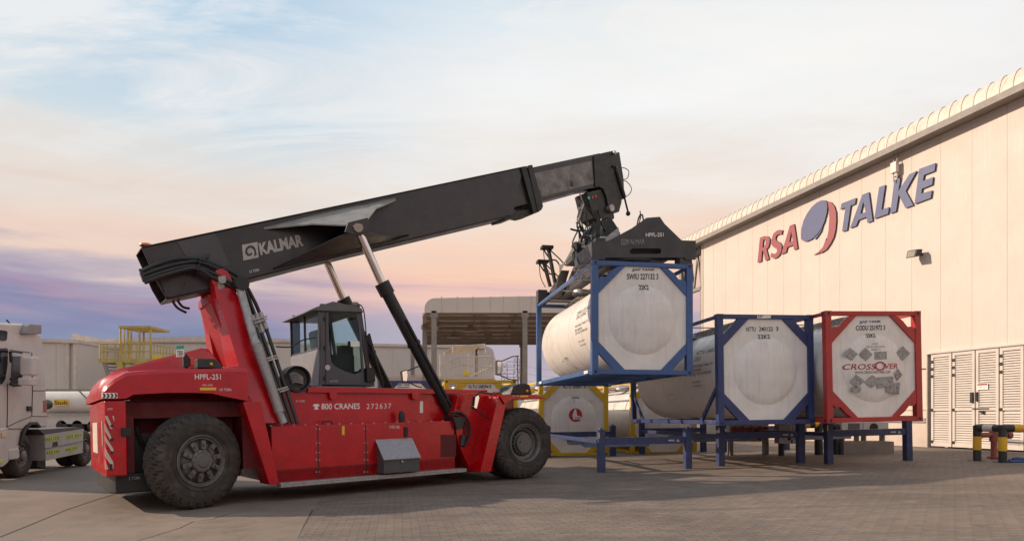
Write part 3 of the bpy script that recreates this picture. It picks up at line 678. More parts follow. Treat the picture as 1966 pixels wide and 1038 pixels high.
# front frame / fender
m=MB()
m.prism(ku(-1.5,(870,800),(880,757),(935,752),(972,756),(990,757),(948,905),(905,905),(893,880),(880,850)),-1.5,-.9)
q=[(u,w_) for u,w_ in ku(-1.5,(870,800),(880,757),(935,752),(972,756),(948,905),(905,905))]
m.prism(q,.9,1.5)
m.build('front_frame',DRED if 0 else RED,rs,bevel=.01)
m=MB()
A=k3(-1.98,(949,757),(975,760),(938,903),(922,903))
B=k3(-1.5,(950,757),(975,760),(938,903),(922,903))
fd=ku(-2.0,(957,760),(975,762),(943,905),(923,905))
m.prism(fd,-2.0,-1.45)
m.prism([(u,w_) for u,w_ in fd],1.45,2.0)
hz=ku(-2.02,(957,758),(1030,757),(1048,765),(1030,765),(985,766),(974,771),(968,776))
m.prism(hz,-2.05,-1.0); m.prism(hz,1.0,2.05)
m.build('front_fender',RED,rs,bevel=.01)
m=MB(); q=ku(-1.9,(983,757),(988,741),(1000,736),(1012,735),(1020,738),(1024,757)); m.prism(q,-1.85,-1.35); m.prism(q,1.35,1.85); hl=m.build('fender_lamp',BLK,rs,bevel=.02)
m=MB(); a=K.un(1012,750,-1.86); m.sphere(a,.035,6); m.build('lens',AMB,hl)
# --- rear: counterweight
m=MB(); pl=[(-1.08,-1.6),(-1.33,-1.6),(-1.38,-1.55),(-1.40,-1.3),(-1.38,1.2),(-1.33,1.4),(-1.25,1.5),(-1.08,1.5)]
m.zprism(pl,.64,1.84); cw=m.build('counterweight',RED,rs,bevel=.03)
m=MB(); m.zprism([(-.45,-1.35),(-1.22,-1.35),(-1.31,-1.15),(-1.31,1.0),(-1.2,1.25),(-.45,1.25)],.34,.66); 
m.build('ballast_block',BLK,rs,bevel=.03)
ptxt(K,-1.352,"3 TON",(247,920.5),(268,919),(247,915),rs,GPT)
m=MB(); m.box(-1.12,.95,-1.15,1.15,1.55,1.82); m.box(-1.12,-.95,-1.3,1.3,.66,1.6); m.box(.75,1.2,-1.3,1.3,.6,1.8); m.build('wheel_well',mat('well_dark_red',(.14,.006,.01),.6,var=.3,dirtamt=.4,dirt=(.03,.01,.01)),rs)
m=MB(); m.cyl((-.75,-.9,.95),(-.75,-.5,.95),.22); m.box(-.95,-.5,-1.1,-.6,.66,1.3); m.tube([(-.9,-1.2,1.4),(-.8,-1.15,1.1),(-.6,-1.,.9),(-.3,-.9,.8)],.03,8,5); m.build('steering_gear',BLK,rs)
m=MB(); a=K.un(228,829,-1.6); m.box(-1.16,-1.02,-1.66,-1.55,a.z-.07,a.z+.07); m.build('work_lamp',BLK,rs,bevel=.01)
# slanted stripes on the counterweight side
def onplane(px,py,v=-1.603): return K.uz(v,(px,py))[0]
stp=mat('cream_stripe',(.60,.50,.42),.5)
m=MB()
for pts in([(197,798),(202,798),(211,818),(211,823),(207,822)],[(211,798),(214.5,798),(215,806),(214,808)],[(197,812),(209,838),(209,843),(206,842),(197,825)],[(197,835),(213,861),(213,871),(197,844)],[(197,858),(213,887),(213,900),(197,873)],[(197,883),(204,900),(197,900)]):
    m.prism([onplane(x+4.5,y,-1.6) for x,y in pts],-1.606,-1.58)
m.build('hazard_stripes',stp,cw)
m=MB(); a=K.un(185,800,-1.5); m.box(-1.402,-1.392,-1.42,-1.36,1.12,1.52)
m.build('hazard_stripes',stp,cw)
m=MB()
for z0,z1 in((.98,1.5),): m.box(-1.406,-1.395,-.6,.3,z0,z1)
m.build('rear_emblem',stp,cw)
m=MB()
for px,py in((215,817),(215,843),(215,868)): 
    a=K.un(px,py,-1.6); m.cyl((a.x,-1.6,a.z),(a.x,-1.612,a.z),.022,n=10)
m.box(-1.33,-1.29,-1.612,-1.58,.74,.84); m.build('mounting_holes',BLK,cw)
ptxt(K,-1.6,"23 TON",(206,787),(216,786.5),(206,783),cw,WPT)
# --- bonnet: lofted fibreglass hood
secs=[#u,  side v, skirt w, shoulder w, inner v, crease w, centre w
(-1.42,-1.50,1.86,1.95,-.90,1.98,1.98),(-1.40,-1.56,1.86,2.02,-.92,2.08,2.06),(-1.33,-1.61,1.86,2.10,-.94,2.20,2.15),(-1.22,-1.62,1.86,2.20,-.96,2.32,2.24),(-1.08,-1.63,1.87,2.29,-.98,2.40,2.32),
(-.98,-1.63,1.93,2.31,-.98,2.42,2.35),(-.5,-1.63,1.96,2.35,-.99,2.58,2.52),(-.1,-1.63,1.96,2.37,-1.,2.70,2.66),(.18,-1.63,1.95,2.38,-1.0,2.79,2.78),(.30,-1.63,1.92,2.39,-.98,2.78,2.79),(.52,-1.63,1.87,2.40,-1.0,2.47,2.5),(.66,-1.63,1.84,2.40,-1.02,2.43,2.44),(.78,-1.62,1.82,2.40,-1.05,2.42,2.42)]
vs=[];fs=[]
for u,sv,wb,ws,iv,wi,wc in secs:
    half=[(sv,wb),(sv,wb+.03),(sv,(wb+ws)/2),(sv,ws-.07),(sv+.05,ws-.01),(sv+.12,ws),(iv-.10,ws+.01+.0*(wi-ws)),(iv-.03,ws+.03),(iv+.02,wi-.05 if wi-ws>.1 else wi-.02),(iv+.07,wi),(iv+.3,wc+.0),(0,wc)]
    row=half+[(-a,b) for a,b in half[-2::-1]]
    vs+=[(u,a,b) for a,b in row]
k=len(row)
for i in range(len(secs)-1):
    fs+=[(i*k+j,i*k+j+1,(i+1)*k+j+1,(i+1)*k+j) for j in range(k-1)]
fs.append(tuple(range(k))); fs.append(tuple(range((len(secs)-1)*k,len(secs)*k))[::-1])
mb=MB().add(vs,fs); hood=mb.build('bonnet',RED,rs,sharp=50)
bv=hood.modifiers.new('b','BEVEL'); bv.width=.03; bv.segments=3; bv.limit_method='ANGLE'; bv.angle_limit=rad(28); bv.harden_normals=True
ptxt(K,-1.633,"HPFL-251",(374,728),(424,728),(374,717.5),hood,WPT,bold=.01)
ptxt(K,-1.633,"PSI-145",(389,740.5),(408,740.5),(389,737),hood,WPT)
ptxt(K,-1.633,"13 TON",(422,750),(444,750),(422,745),hood,WPT,bold=.01)
q=ku(-1.636,(384,743.5),(415,743.5),(415,748.5),(384,748.5)); MB().prism(q,-1.637,-1.634).build('warning_sticker',YPT,hood)
# black and white chevron strip on the rear corner
m=MB(); q=ku(-1.63,(182,763),(205,760),(206,768),(182,770)); m.box(-1.41,-1.20,-1.645,-1.59,1.87,1.955); m.build('chevron_strip',WPT,hood,bevel=.01)
m=MB()
for i in range(4):
    x=-1.40+i*.052; m.prism([(x,1.878),(x+.022,1.878),(x+.038,1.912),(x+.022,1.948),(x,1.948),(x+.016,1.912)],-1.649,-1.645)
m.build('chevron_strip',BLK,hood)
m=MB(); a=K.un(352,697,-1.35); 
m.hexa([(.0,-1.5,2.39),(.42,-1.5,2.39),(.42,-1.2,2.39),(.0,-1.2,2.39),(.0,-1.47,2.55),(.30,-1.44,2.56),(.30,-1.25,2.56),(.0,-1.25,2.55)])
lb=m.build('lamp_housing',BLK,rs,bevel=.015)
a=K.un(369,698,-1.5); MB().sphere((.22,-1.485,2.46),.03,6).build('lens',AMB,lb)
m=MB(); m.tube([(-.17,-1.45,2.38),(-.17,-1.46,2.62)],.03,8); m.box(-.22,-.12,-1.5,-1.40,2.40,2.58); mi=m.build('rear_lamp',BLK,rs,bevel=.01)
MB().box(-.115,-.05,-1.5,-1.42,2.42,2.56).build('lens',REDL,mi,bevel=.02)
q=ku(-1.5,(338,670),(353,669),(353,684),(338,685)); mp=MB().prism(q,-1.51,-1.5).build('number_plate',WPT,rs)
q=ku(-1.5,(338,664),(353,663),(353,669.5),(338,670.5)); MB().prism(q,-1.511,-1.5).build('number_plate_header',mat('plate_green',(.04,.35,.28),.5),mp)
ptxt(K,-1.512,"7300",(340,683),(351,682),(340,673),mp,BPT)
# mudguard wall between rear wheel and side boxes (lit edge plate)
m=MB(); q=ku(-1.62,(466,772),(500,770),(536,930),(517,930))
m.prism(q,-1.64,-1.05); m.prism(q,1.05,1.64); m.build('rear_mudguard',RED,rs,bevel=.008)
m=MB(); q=ku(-1.56,(500,700),(466,706),(467,771),(500,770),(505,812),(545,812)); 
m.prism(ku(-1.5,(466,771),(480,760),(512,820),(500,812)),-1.5,-1.1)
m.build('column_foot',RED,rs,bevel=.01)
# --- boom column: two flared legs
for sg in(-1,1):
    # outer profile at top and bottom
    T_=[K.un(x,y,-.72) for x,y in((407,545),(412,526),(424,516),(437,532),(455,556))]
    col=MB()
    def P(px,py,v): 
        p=K.un(px,py,v); return V((p.x,p.y*(-sg) if sg>0 else p.y,p.z))
    lv=[ # (rear-outer crease px), (front-outer px), v outer
     ((411,545),(448,548),-.60),((416,572),(459,572),-.70),((434,620),(479,630),-.88),((455,690),(503,705),-1.14),((470,740),(520,755),-1.32),((492,812),(545,812),-1.49)]
    inner=-.40; rows=[]
    for a,b,vo in lv:
        A_=P(*a,vo);B_=P(*b,vo)
        f_=1 if sg<0 else -1
        rows.append([A_,B_,V((B_.x,inner*f_,B_.z)),V((A_.x-.03,inner*f_,A_.z))])
    vs=[p for r_ in rows for p in r_]; fs=[]
    for i in range(len(rows)-1):
        for j in range(4): fs.append((i*4+j,i*4+(j+1)%4,(i+1)*4+(j+1)%4,(i+1)*4+j))
    fs+=[(0,1,2,3),tuple(range(len(vs)-4,len(vs)))]
    col.add(vs,fs)
    # rounded head of the leg round the boom pivot
    hd=[(a,b) for a,b in ku(-.6,(411,548),(407,540),(409,527),(416,518),(427,515),(437,520),(444,533),(450,550))]
    col.prism(hd,-sg*-.60,-sg*-.40)
    c_=col.build('boom_column',RED,rs,bevel=.012)
    if sg<0:
        q=ku(-.6,(417,531),(434,529),(430,552),(424,559),(417,556)); MB().prism(q,-.635,-.60).build('pivot_plate',mat('pivot_steel',(.30,.24,.19),.5,metal=.3,var=.3),c_,bevel=.006)
        a=K.un(425,538,-.6); MB().cyl((a.x,-.63,a.z),(a.x,-.68,a.z),.07,n=20).build('pivot_pin',GALV,c_)
        q=ku(-.86,(441,591),(446,591),(446,598),(441,598)); 
m=MB(); A=K.un(384,600,0); 
m.hexa([(.42,-.42,3.7),(.5,-.42,3.7),(.5,.42,3.7),(.42,.42,3.7),(.42,-.42,3.85),(.5,-.42,3.85),(.5,.42,3.85),(.42,.42,3.85)])
m.hexa([(1.0,-.9,2.0),(1.1,-.9,2.0),(1.1,.9,2.0),(1.0,.9,2.0),(.42,-.42,3.8),(.52,-.42,3.8),(.52,.42,3.8),(.42,.42,3.8)])
m.build('column_web',DRED,rs)
# --- outer boom
BW=.35
top=[(272,476),(1005,321.5)]; bot=[(984,412),(600,502),(476,534),(394,556),(319,572)]
out=ku(-BW,*(top+bot+[(303,545),(289,513)]))
m=MB()
m.prism(out,-BW,-BW+.03); m.prism(out,BW-.03,BW)
t0,t1=out[0],out[1]; b0=out[2:7]
def plate(a,b,th,v0=-BW,v1=BW):
    d=V((b[0]-a[0],b[1]-a[1])).normalized(); n_=V((-d.y,d.x))*th
    m.prism([a,b,(b[0]+n_.x,b[1]+n_.y),(a[0]+n_.x,a[1]+n_.y)],v0,v1)
plate(t0,t1,.022,-BW-.03,BW+.03)
for i in range(len(b0)-1): plate(b0[i],b0[i+1],.03,-BW+.03,BW-.03)
pt=lambda s_,h_:(t0[0]+(t1[0]-t0[0])*s_+ .34*h_, t0[1]+(t1[1]-t0[1])*s_-.94*h_)
m.prism([pt(.12,.06),pt(.99,.06),pt(.99,.9),pt(.12,.85)],-BW+.04,BW-.04)
m.prism([pt(.0,.48),pt(.06,.48),pt(.06,.52),pt(.015,.52)],-BW+.03,BW-.03)
boom=m.build('boom',GREY,rs,bevel=.008)
# stiffening fold lines: raised lower channel on boom side
m=MB(); q=ku(-BW,(298,512),(340,500),(357,505),(356,540),(345,566),(330,571),(318,570)); m.prism(q,-BW-.035,-BW); m.build('boom_foot_plate',GREY,boom,bevel=.01)
q=ku(-BW-.002,(340,464),(413,448),(443,510),(372,520)); 
MB().prism(q,-BW-.012,-BW).build('side_plate',mat('boom_light_plate',(.062,.057,.062),.45,var=.2,scale=1.5),boom)
m=MB(); a=K.un(279,472,-.2); m.rev([(0,.001),(.05,.06),(.03,.10),(0,.11)][::-1],(a.x,-.25,a.z-.01),16,'z'); m.build('beacon',ORG,boom)
a=(466,477);
def bp(x,y): return K.un(x,y,-BW-.004)
q0,q1,q2=bp(467,500),bp(496.5,494),bp(464.5,470)
sq=lambda a,b:q0+(q1-q0)*a+(q2-q0)*b
def logo(q0,q1,q2,parent,m_,dv=-.004):
    X=q1-q0;Yv=q2-q0; P=lambda a,b:(lambda p:(p.x,p.z))(q0+X*a+Yv*b)
    outer=[P(0,0),P(1,0),P(1,1),P(0,1)]
    hole=[P(.14,.45),P(.22,.75),P(.45,.88),P(.72,.8),P(.84,.6),P(.9,.2),P(.7,.1),P(.76,.4),P(.66,.62),P(.5,.72),P(.34,.66),P(.3,.5),P(.36,.36),P(.5,.34),P(.56,.44),P(.62,.3),P(.5,.2),P(.3,.22)]
    return flat([outer,hole],'emblem',m_,parent,q0.y,q0.y+dv)
LG=mat('boom_lettering',(.42,.39,.36),.6,var=.15,scale=8)
logo(q0,q1,q2,boom,LG)
ptxt(K,-BW-.002,"KALMAR",(500.5,490),(583.5,471.5),(496,466.5),boom,LG,bold=.045)
ptxt(K,-BW-.002,"15 TON",(479.5,524),(497.5,520),(479,519),boom,WPT)
# flared lifting bracket
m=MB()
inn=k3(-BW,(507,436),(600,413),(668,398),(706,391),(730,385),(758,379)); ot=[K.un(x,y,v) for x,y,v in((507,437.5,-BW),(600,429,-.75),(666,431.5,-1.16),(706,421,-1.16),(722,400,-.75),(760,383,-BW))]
strip_plate(m,inn,ot); m.build('bracket_top_plate',mat('skylit_boom_grey',(.24,.215,.19),.4,var=.25,scale=3,dirtamt=.4,dirt=(.09,.085,.08)),boom,bevel=.004)  # boom grey lightened: sun and sky light on this upward face is painted in
m=MB()
inn=k3(-BW,(524,516),(598,498),(640,488),(672,480),(712,470),(745,462),(785,452)); ot=[K.un(x,y,v) for x,y,v in((524,513,-BW),(598,478,-.70),(640,457,-1.0),(665,447,-1.15),(708,445,-1.15),(740,452,-.75),(785,447,-BW))]
strip_plate(m,inn,ot,.025)
m.prism(ku(-1.16,(661,446),(667,428),(704,418.5),(709,430),(700,446),(690,452),(676,450)),-1.2,-1.13); m.prism(ku(-.8,(661,446),(667,428),(704,418.5),(709,430),(700,446),(690,452),(676,450)),-.84,-BW)
m.prism(ku(-.8,(661,446),(667,428),(704,418.5),(709,430),(700,446),(690,452),(676,450)),BW,.84)
br=m.build('lifting_bracket',GREY,boom,bevel=.006)
a=K.un(686,438,-1.2); MB().prism(ku(-1.2,(676,434),(683,429),(694,431),(697,438),(693,445),(686,447),(680,443)),-1.235,-1.2).build('pivot_plate',mat('pivot_steel',(.30,.24,.19),.5),br,bevel=.004)
# telescopic collar and inner boom
m=MB(); 
for pts,e in(([(998,322),(1008,319.5),(1034,407),(1022,410)],.05),([(1010,319.5),(1019,317.5),(1040,397),(1037,404),(1030,408)],.07)):
    q=ku(-BW,*pts); m.prism(q,-BW-e,BW+e)
m.prism(ku(-BW,(967,410),(984,405),(1028,399),(1034,406),(1018,412),(1000,409),(990,417),(972,421)),-.3,.3)
m.build('boom_collar',BLK,boom,bevel=.012)
ib=-.28
m=MB(); m.prism(ku(ib,(1000,326),(1152,294),(1165,358),(1130,362),(1020,392)),ib,-ib)
i1=m.build('inner_boom',GREY,rs,bevel=.008)
q=ku(ib,(1024,333),(1135,309),(1141,352),(1040,378)); MB().prism(q,ib-.004,ib).build('worn_side',SCUFF,i1)
q=ku(ib,(1096,346),(1100,352),(1101,358),(1097,359),(1094,356)); MB().prism(q,ib-.008,ib).build('cable_slot',BLK,i1)
m=MB(); m.prism(ku(ib-.04,(1140,300),(1151,295),(1168,291),(1179,289),(1182,295.5),(1191,346),(1194,387.5),(1189,406.6),(1170,408),(1164,377),(1157.7,362),(1151,358.5),(1143,359)),ib-.04,ib+.12)
m.prism(ku(ib-.04,(1140,300),(1151,295),(1168,291),(1179,289),(1182,295.5),(1191,346),(1194,387.5),(1189,406.6),(1170,408),(1164,377),(1157.7,362),(1151,358.5),(1143,359)),-ib-.12,-ib+.04)
m.prism(ku(0,(1150,303),(1180,296),(1188,346),(1190,385),(1172,390),(1160,350)),-.2,.2)
hd=m.build('boom_head',BLK,rs,bevel=.015)
m=MB(); a=K.un(1178,294,-.33); m.cyl((a.x,-.40,a.z),(a.x,.4,a.z),.05,n=16); a=K.un(1172,400,-.33); m.cyl((a.x,-.40,a.z),(a.x,.4,a.z),.10,n=20); m.build('head_pin',GALV,hd)
m=MB()
m.tube(k3(-.34,(1176,320),(1181,318),(1190,355),(1197,375)),.035,8); m.cyl(*k3(-.34,(1184,330),(1199,380)),.06); m.cyl(*k3(-.34,(1199,380),(1206,408)),.028); m.sphere(K.un(1206,410,-.34),.07,6)
m.build('tilt_cylinder',BLK,hd)
m=MB()
for p in([(1186,326),(1196,322),(1206,327),(1207,335),(1203,343),(1192,345)],[(1192,346),(1202,348),(1211,358),(1212,366),(1207,374),(1200,378)],[(1160,372),(1150,385),(1160,400)]): m.tube(k3(-.2,*p),.012,6,6)
m.build('hydraulic_hose',HOSE,hd)
# --- lifting cylinders
for sg in(-1,1):
    a=K.un(686,438,-1.0);b=K.un(735,547,-1.04);c_=K.un(870,803,-1.2)
    if sg>0:
        a,b,c_=[V((p.x,-p.y,p.z)) for p in(a,b,c_)]
    d=(c_-b).normalized()
    m=MB(); m.cyl(b,c_,.128,n=28); m.cyl(b-d*.05,b+d*.22,.16,n=28); m.cyl(c_-V((0,.2,0)),c_+V((0,.2,0)),.19,n=20)
    m.cyl(b+d*1.35,b+d*1.42,.15,n=28); m.cyl(b+d*2.75,b+d*2.8,.15,n=24)
    m.beam(b+d*.9+V((0,-.15,.06)),b+d*3.0+V((0,-.15,.06)),.04)
    bl=m.build('lift_cylinder',BLK,rs,sharp=30)
    MB().cyl(a,b,.088,n=28).build('piston_rod',CHR,bl)
    m=MB(); m.cyl(a-V((0,.17,0)),a+V((0,.17,0)),.13,n=20); m.cyl(a,a+d*.12,.12,n=20); m.build('rod_eye',BLK,bl)
# --- hoses: tail loop, bank down the column
m=MB()
for i,(p,q_) in enumerate((([(271,521),(300,508),(340,497),(384,498),(420,511),(452,527),(470,545),(487,575),(497,597),(507,625)],0),([(272,529),(300,518),(340,507),(380,503),(420,517),(455,540),(472,560),(484,590),(492,612),(500,640)],0),([(274,537),(300,527),(340,515),(375,511),(410,525),(440,541),(462,560),(474,585),(483,610),(490,640)],0),([(280,541),(305,532),(345,520),(378,515),(405,530),(440,548),(455,556)],0))):
    m.tube(k3(-.52-.035*i,*p),.036,10,6)
for i,p in enumerate(([(330,575),(340,590),(358,600)],[(338,572),(350,588),(364,592)])): m.tube(k3(.3,*p),.025,8,6)
m.build('hydraulic_hose',HOSE,rs)
m=MB()
for i,(a,b) in enumerate((((507,618),(571,812)),((500,632),(562,812)),((492,628),(553,812)))): 
    p,q_=K.un(*a,-1.0-.03*i),K.un(*b,-1.49)
    m.cyl(p,q_,.034,n=10)
m.build('hose_bank',HOSE,rs)
m=MB()
for i,(a,b) in enumerate((((500,600),(512,632)),((492,602),(505,638)),((484,606),(497,640)))): m.cyl(K.un(*a,-.98),K.un(*b,-1.06),.043,n=10)
for a,b in(((482,614),(512,607)),((488,620),(512,612)),((512,688),(531,682)),((514,692),(532,687)),((532,748),(552,742)),((536,752),(554,746))): 
    m.beam(K.un(*a,-1.10-(a[1]-610)*.0022),K.un(*b,-1.08-(a[1]-610)*.0022),.04,.03)
m.build('hose_clamp',GALV,rs)
m=MB(); m.tube([K.un(x,y,v) for x,y,v in((461,552,-.80),(466,572,-.86),(474,600,-.98),(488,650,-1.18),(496,668,-1.24))],.075,14,4); 
m.cyl(K.un(490,655,-1.19),K.un(494,663,-1.23),.085,n=14); m.cyl(K.un(536,790,-1.54),K.un(545,812,-1.56),.07,n=14)
pp=m.build('exhaust_pipe',GALV,rs)
MB().cyl(K.un(494,662,-1.23),K.un(537,792,-1.54),.088,n=18).build('heat_shield',PERF,pp)
m=MB(); a=K.un(462,545,-.8); m.cyl(a+V((0,-.12,0)),a+V((0,.2,0)),.13,n=18); 
m.tube([K.un(x,y,-.8) for x,y in((270,516),(274,530),(281,541))],.02,6)
for x,y in((270,521),(272,529),(275,537),(279,541),(384,499),(383,505),(381,512),(379,518)): m.cyl(K.un(x-2,y,-.62),K.un(x+3,y-1,-.62),.045,n=10)
m.build('hose_bracket',BLK,rs)
m=MB(); m.prism(ku(-.5,(381,495),(398,487),(404,491),(388,500),(380,527),(376,526)),-.56,-.36); m.build('hose_bracket',GREY,rs)
# pivot pipework at the foot of the near cylinder
m=MB()
random.seed(3)
for i in range(9):
    x=862+random.random()*26;y=788+random.random()*20; m.cyl(K.un(x,y,-1.15-.2*random.random()),K.un(x+8*random.random(),y+10*random.random(),-1.2),.03+.04*random.random(),n=8)
m.build('valve_block',GALV,rs)
m=MB()
for i,p in enumerate(([(866,792),(884,792),(898,806),(902,830),(896,850),(888,856)],[(866,796),(880,798),(893,812),(896,832),(890,850)],[(855,770),(848,745),(840,728),(826,700)])): m.tube(k3(-1.56,*p) if i<2 else k3(-1.0,*p),.026,8,6)
m.cyl(*k3(-1.56,(891,835),(887,855)),.06,n=10)
m.prism(ku(-1.52,(866,800),(890,800),(884,822),(874,824)),-1.6,-1.4)
m.build('hydraulic_hose',HOSE,rs)
# markings on deck side
V1=-1.12
ptxt(K,V1,"800 CRANES",(617,785.5),(691,784.5),(617,774),rs,WPT,bold=.016)
ptxt(K,V1,"272637",(704,784.5),(751,783.5),(704,774.5),rs,WPT,sp=1.3)
ptxt(K,V1,"31 TON",(568,771.5),(585,771.5),(568,767.5),rs,WPT)
ptxt(K,-1.5,"HYD OIL",(748,822),(768,821.5),(748,816.5),rs,WPT)
q=ku(V1-.004,(603,785.5),(611.5,785.5),(610,781),(609,779.5),(612,779.5),(613.5,777.5),(611,775),(603.5,775),(600.5,777.5),(601.5,779.5),(605,779.5),(604.5,781)); MB().prism(q,V1-.006,V1-.003).build('telephone_emblem',WPT,rs)
q=ku(V1-.004,(806,769.5),(812,769.5),(812,792),(806,792)); MB().prism(q,V1-.006,V1-.003).build('warning_sticker',WPT,rs)
ptxt(K,-2.05,"PSI-145",(984,760.5),(996,760.5),(984,758.5),rs,WPT)
q=ku(-2.05,(998,758.5),(1014,758.5),(1014,761.5),(998,761.5)); MB().prism(q,-2.056,-2.051).build('warning_sticker',YPT,rs)
m=MB(); a=K.un(771,797,-1.32); m.cyl((a.x,-1.32,1.36),(a.x,-1.32,1.44),.06,n=14); m.rev([(1.44,.001),(1.44,.065),(1.52,.06),(1.58,.04),(1.60,.001)],(a.x,-1.32,0),14,'z'); 
for px in(623,): b=K.un(px+5,806,-1.3); m.tube([(b.x-.1,-1.3,1.36),(b.x-.09,-1.3,1.42),(b.x+.09,-1.3,1.42),(b.x+.1,-1.3,1.36)],.015,6)
m.build('filler_cap',BLK,rs)
# --- mirrors
def mirror(v,hd_,arms,name='mirror'):
    m=MB()
    for p in arms: m.tube(k3(v,*p),.018,6)
    q=ku(v,*hd_); m.prism(q,v-.02,v+.07); o=m.build(name,BLK,rs,bevel=.01)
    c_=V((sum(x for x,_ in q)/len(q),sum(z for _,z in q)/len(q))); q2=[(c_.x+(x-c_.x)*.8,c_.y+(z-c_.y)*.85) for x,z in q]
    MB().prism(q2,v-.026,v-.02).build('mirror_glass',MIR,o)
mirror(1.6,[(953,693),(955,691),(963,692),(962,718),(960,720),(953,719)],[[(963,693),(984,684),(996,683),(993,683),(995,745)],[(960,720),(976,727),(994,730)]])
mirror(1.3,[(770,712),(781,709),(783,720),(781,733),(772,732)],[[(783,711),(800,704),(822,700),(826,742)],[(782,732),(800,741),(810,743)]])
mirror(-1.85,[(911,760),(918,756),(920,762),(914,786),(908,784)],[[(914,758),(921,752),(950,757)],[(915,786),(930,798),(938,803)]])
# --- cab
CV=-.85
side=ku(CV,(614.5,583),(690,585.5),(700,739),(613,737.5)); c_u0=side[0][0]; c_u1=side[1][0]; 
cb=MB()
win=ku(CV,(630,597),(682,594),(689,637),(694.5,713),(682,718.5),(661,712),(644,703.5),(636,695),(631,668))
door=flat([side,win],'door',CGR,rs,CV-.02,CV+.03)
flat([[(a,b) for a,b in side],win],'far_side_frame',CGR,rs,-CV-.03,-CV+.02)
MB().prism(win,CV+.0,CV+.006).build('window_pane',CGL,door)
m=MB(); 
for x,y in((627,612),(627,668),(627,726)): a=K.un(x-4,y,CV-.02); m.cyl((a.x,CV-.035,a.z-.04),(a.x,CV-.035,a.z+.04),.018,n=8)
a=K.un(628,705,CV-.02); m.build('hinge',BLK,door)
m=MB(); a=K.un(629,705,CV-.02); m.cyl((a.x,CV-.026,a.z),(a.x,CV-.02,a.z),.055,n=20); m.build('round_sticker',mat('pale_sticker',(.55,.42,.44),.6),door)
q=ku(CV-.004,(673,654.5),(691.5,655),(692,665),(673.5,665)); MB().prism(q,CV-.006,CV-.002).build('window_notice',WPT,door)
ptxt(K,CV-.022,"KALMAR",(633,733),(649,733),(633,729),door,GPT)
m=MB(); e=ku(CV-.022,(624,583),(626,583),(626,739),(624,739)); m.prism(e,CV-.024,CV-.019); m.build('door_gap',BLK,door)
# shell parts
z0=2.13; u0c=c_u0; 
m=MB(); m.box(u0c-.06,u0c,-.85,.85,z0,2.86)
m.box(u0c-.06,c_u1+.12,-.85,.85,z0-.03,z0)
m.build('rear_panel',mat('cab_light_panel',(.24,.235,.24),.4,var=.1,coat=.2),rs,bevel=.02)
m=MB()
for v0,v1 in((-.87,-.82),(-.03,-.0),(.83,.87)): m.box(u0c-.055,u0c+.0,v0,v1,2.86,3.66)
m.box(u0c-.05,u0c+.02,-.8,.8,2.85,2.90)
for v in(-.82,.82): m.beam((c_u1+.02,v,3.66),(c_u1+.16,v,2.5),.07); m.beam((c_u1+.16,v,2.5),(c_u1+.25,v,z0),.07)
m.box(c_u1+.08,c_u1+.3,-.85,.85,z0,z0+.35)
m.build('cab_frame',CGR,rs,bevel=.01)
m=MB(); 
for v0,v1 in((-.82,-.03),(.0,.83)): m.box(u0c-.03,u0c-.022,v0,v1,2.90,3.64)
m.hexa([(c_u1+.16,-.78,2.5),(c_u1+.168,-.78,2.5),(c_u1+.168,.78,2.5),(c_u1+.16,.78,2.5),(c_u1+.02,-.78,3.64),(c_u1+.028,-.78,3.64),(c_u1+.028,.78,3.64),(c_u1+.02,.78,3.64)])
m.build('window_pane',CGL,rs)
m=MB()
rf=[(u0c-.22,3.62),(u0c-.1,3.70),(u0c+.25,3.84),(c_u1+.02,3.75),(c_u1+.06,3.66),(u0c-.1,3.62)]
m.prism(rf,-.93,.93); rfo=m.build('cab_roof',mat('cab_roof_grey',(.10,.095,.10),.5),rs,bevel=.02)
m=MB(); a=K.un(684,582,-.7); m.cyl((a.x-.02,-.7,3.7),(a.x-.02,-.7,3.80),.02); m.rev([(3.8,.001),(3.8,.05),(3.84,.065),(3.90,.06),(3.91,.001)],(a.x-.02,-.7,0),14,'z'); m.build('work_lamp',mat('lamp_bronze',(.3,.22,.15),.4),rfo)
m=MB(); m.tube(k3(-.9,(686,583),(694,587),(699,600),(703,640),(708,700),(712,712)),.014,6,4); m.tube(k3(-.9,(706,643),(712,660),(736,738)),.02,6); m.beam(K.un(708,640,-.5),K.un(735,742,-.5),.05)
m.prism(ku(-.9,(702,706),(714,705),(718,712),(719,732),(703,732)),-.95,-.55); m.build('grab_rail',BLK,rs,bevel=.01)
m=MB(); m.tube(k3(-.75,(598,742),(585,735)),.02); m.tube(k3(-1.0,(530,665),(555,666),(568,660),(583,652),(606,648)),.014,6,4); m.build('wiper_arm',BLK,rs)
# interior
m=MB(); m.box(u0c+.25,u0c+.75,-.30,.25,2.45,2.6); m.prism([(u0c+.22,2.6),(u0c+.36,2.6),(u0c+.3,3.30),(u0c+.16,3.36),(u0c+.12,3.3)],-.26,.22); m.box(u0c+.3,u0c+.7,-.2,.15,z0,2.45)
m.build('driver_seat',mat('seat_fabric',(.10,.11,.10),.9,bump=.2),rs,bevel=.05)
m=MB(); m.beam((u0c+1.05,0,z0),(u0c+.92,0,2.75),.12); m.cyl((u0c+.90,0,2.78),(u0c+.88,0,2.80),.2,n=20); m.box(u0c+.3,u0c+.8,-.62,-.38,z0,2.8); m.beam((c_u1-.1,-.5,z0),(c_u1-.1,-.5,3.1),.05); m.box(c_u1-.3,c_u1-.05,-.6,-.3,2.75,3.0); m.box(u0c+.1,c_u1,.3,.75,z0,2.7)
m.build('control_console',BLK,rs,bevel=.01)
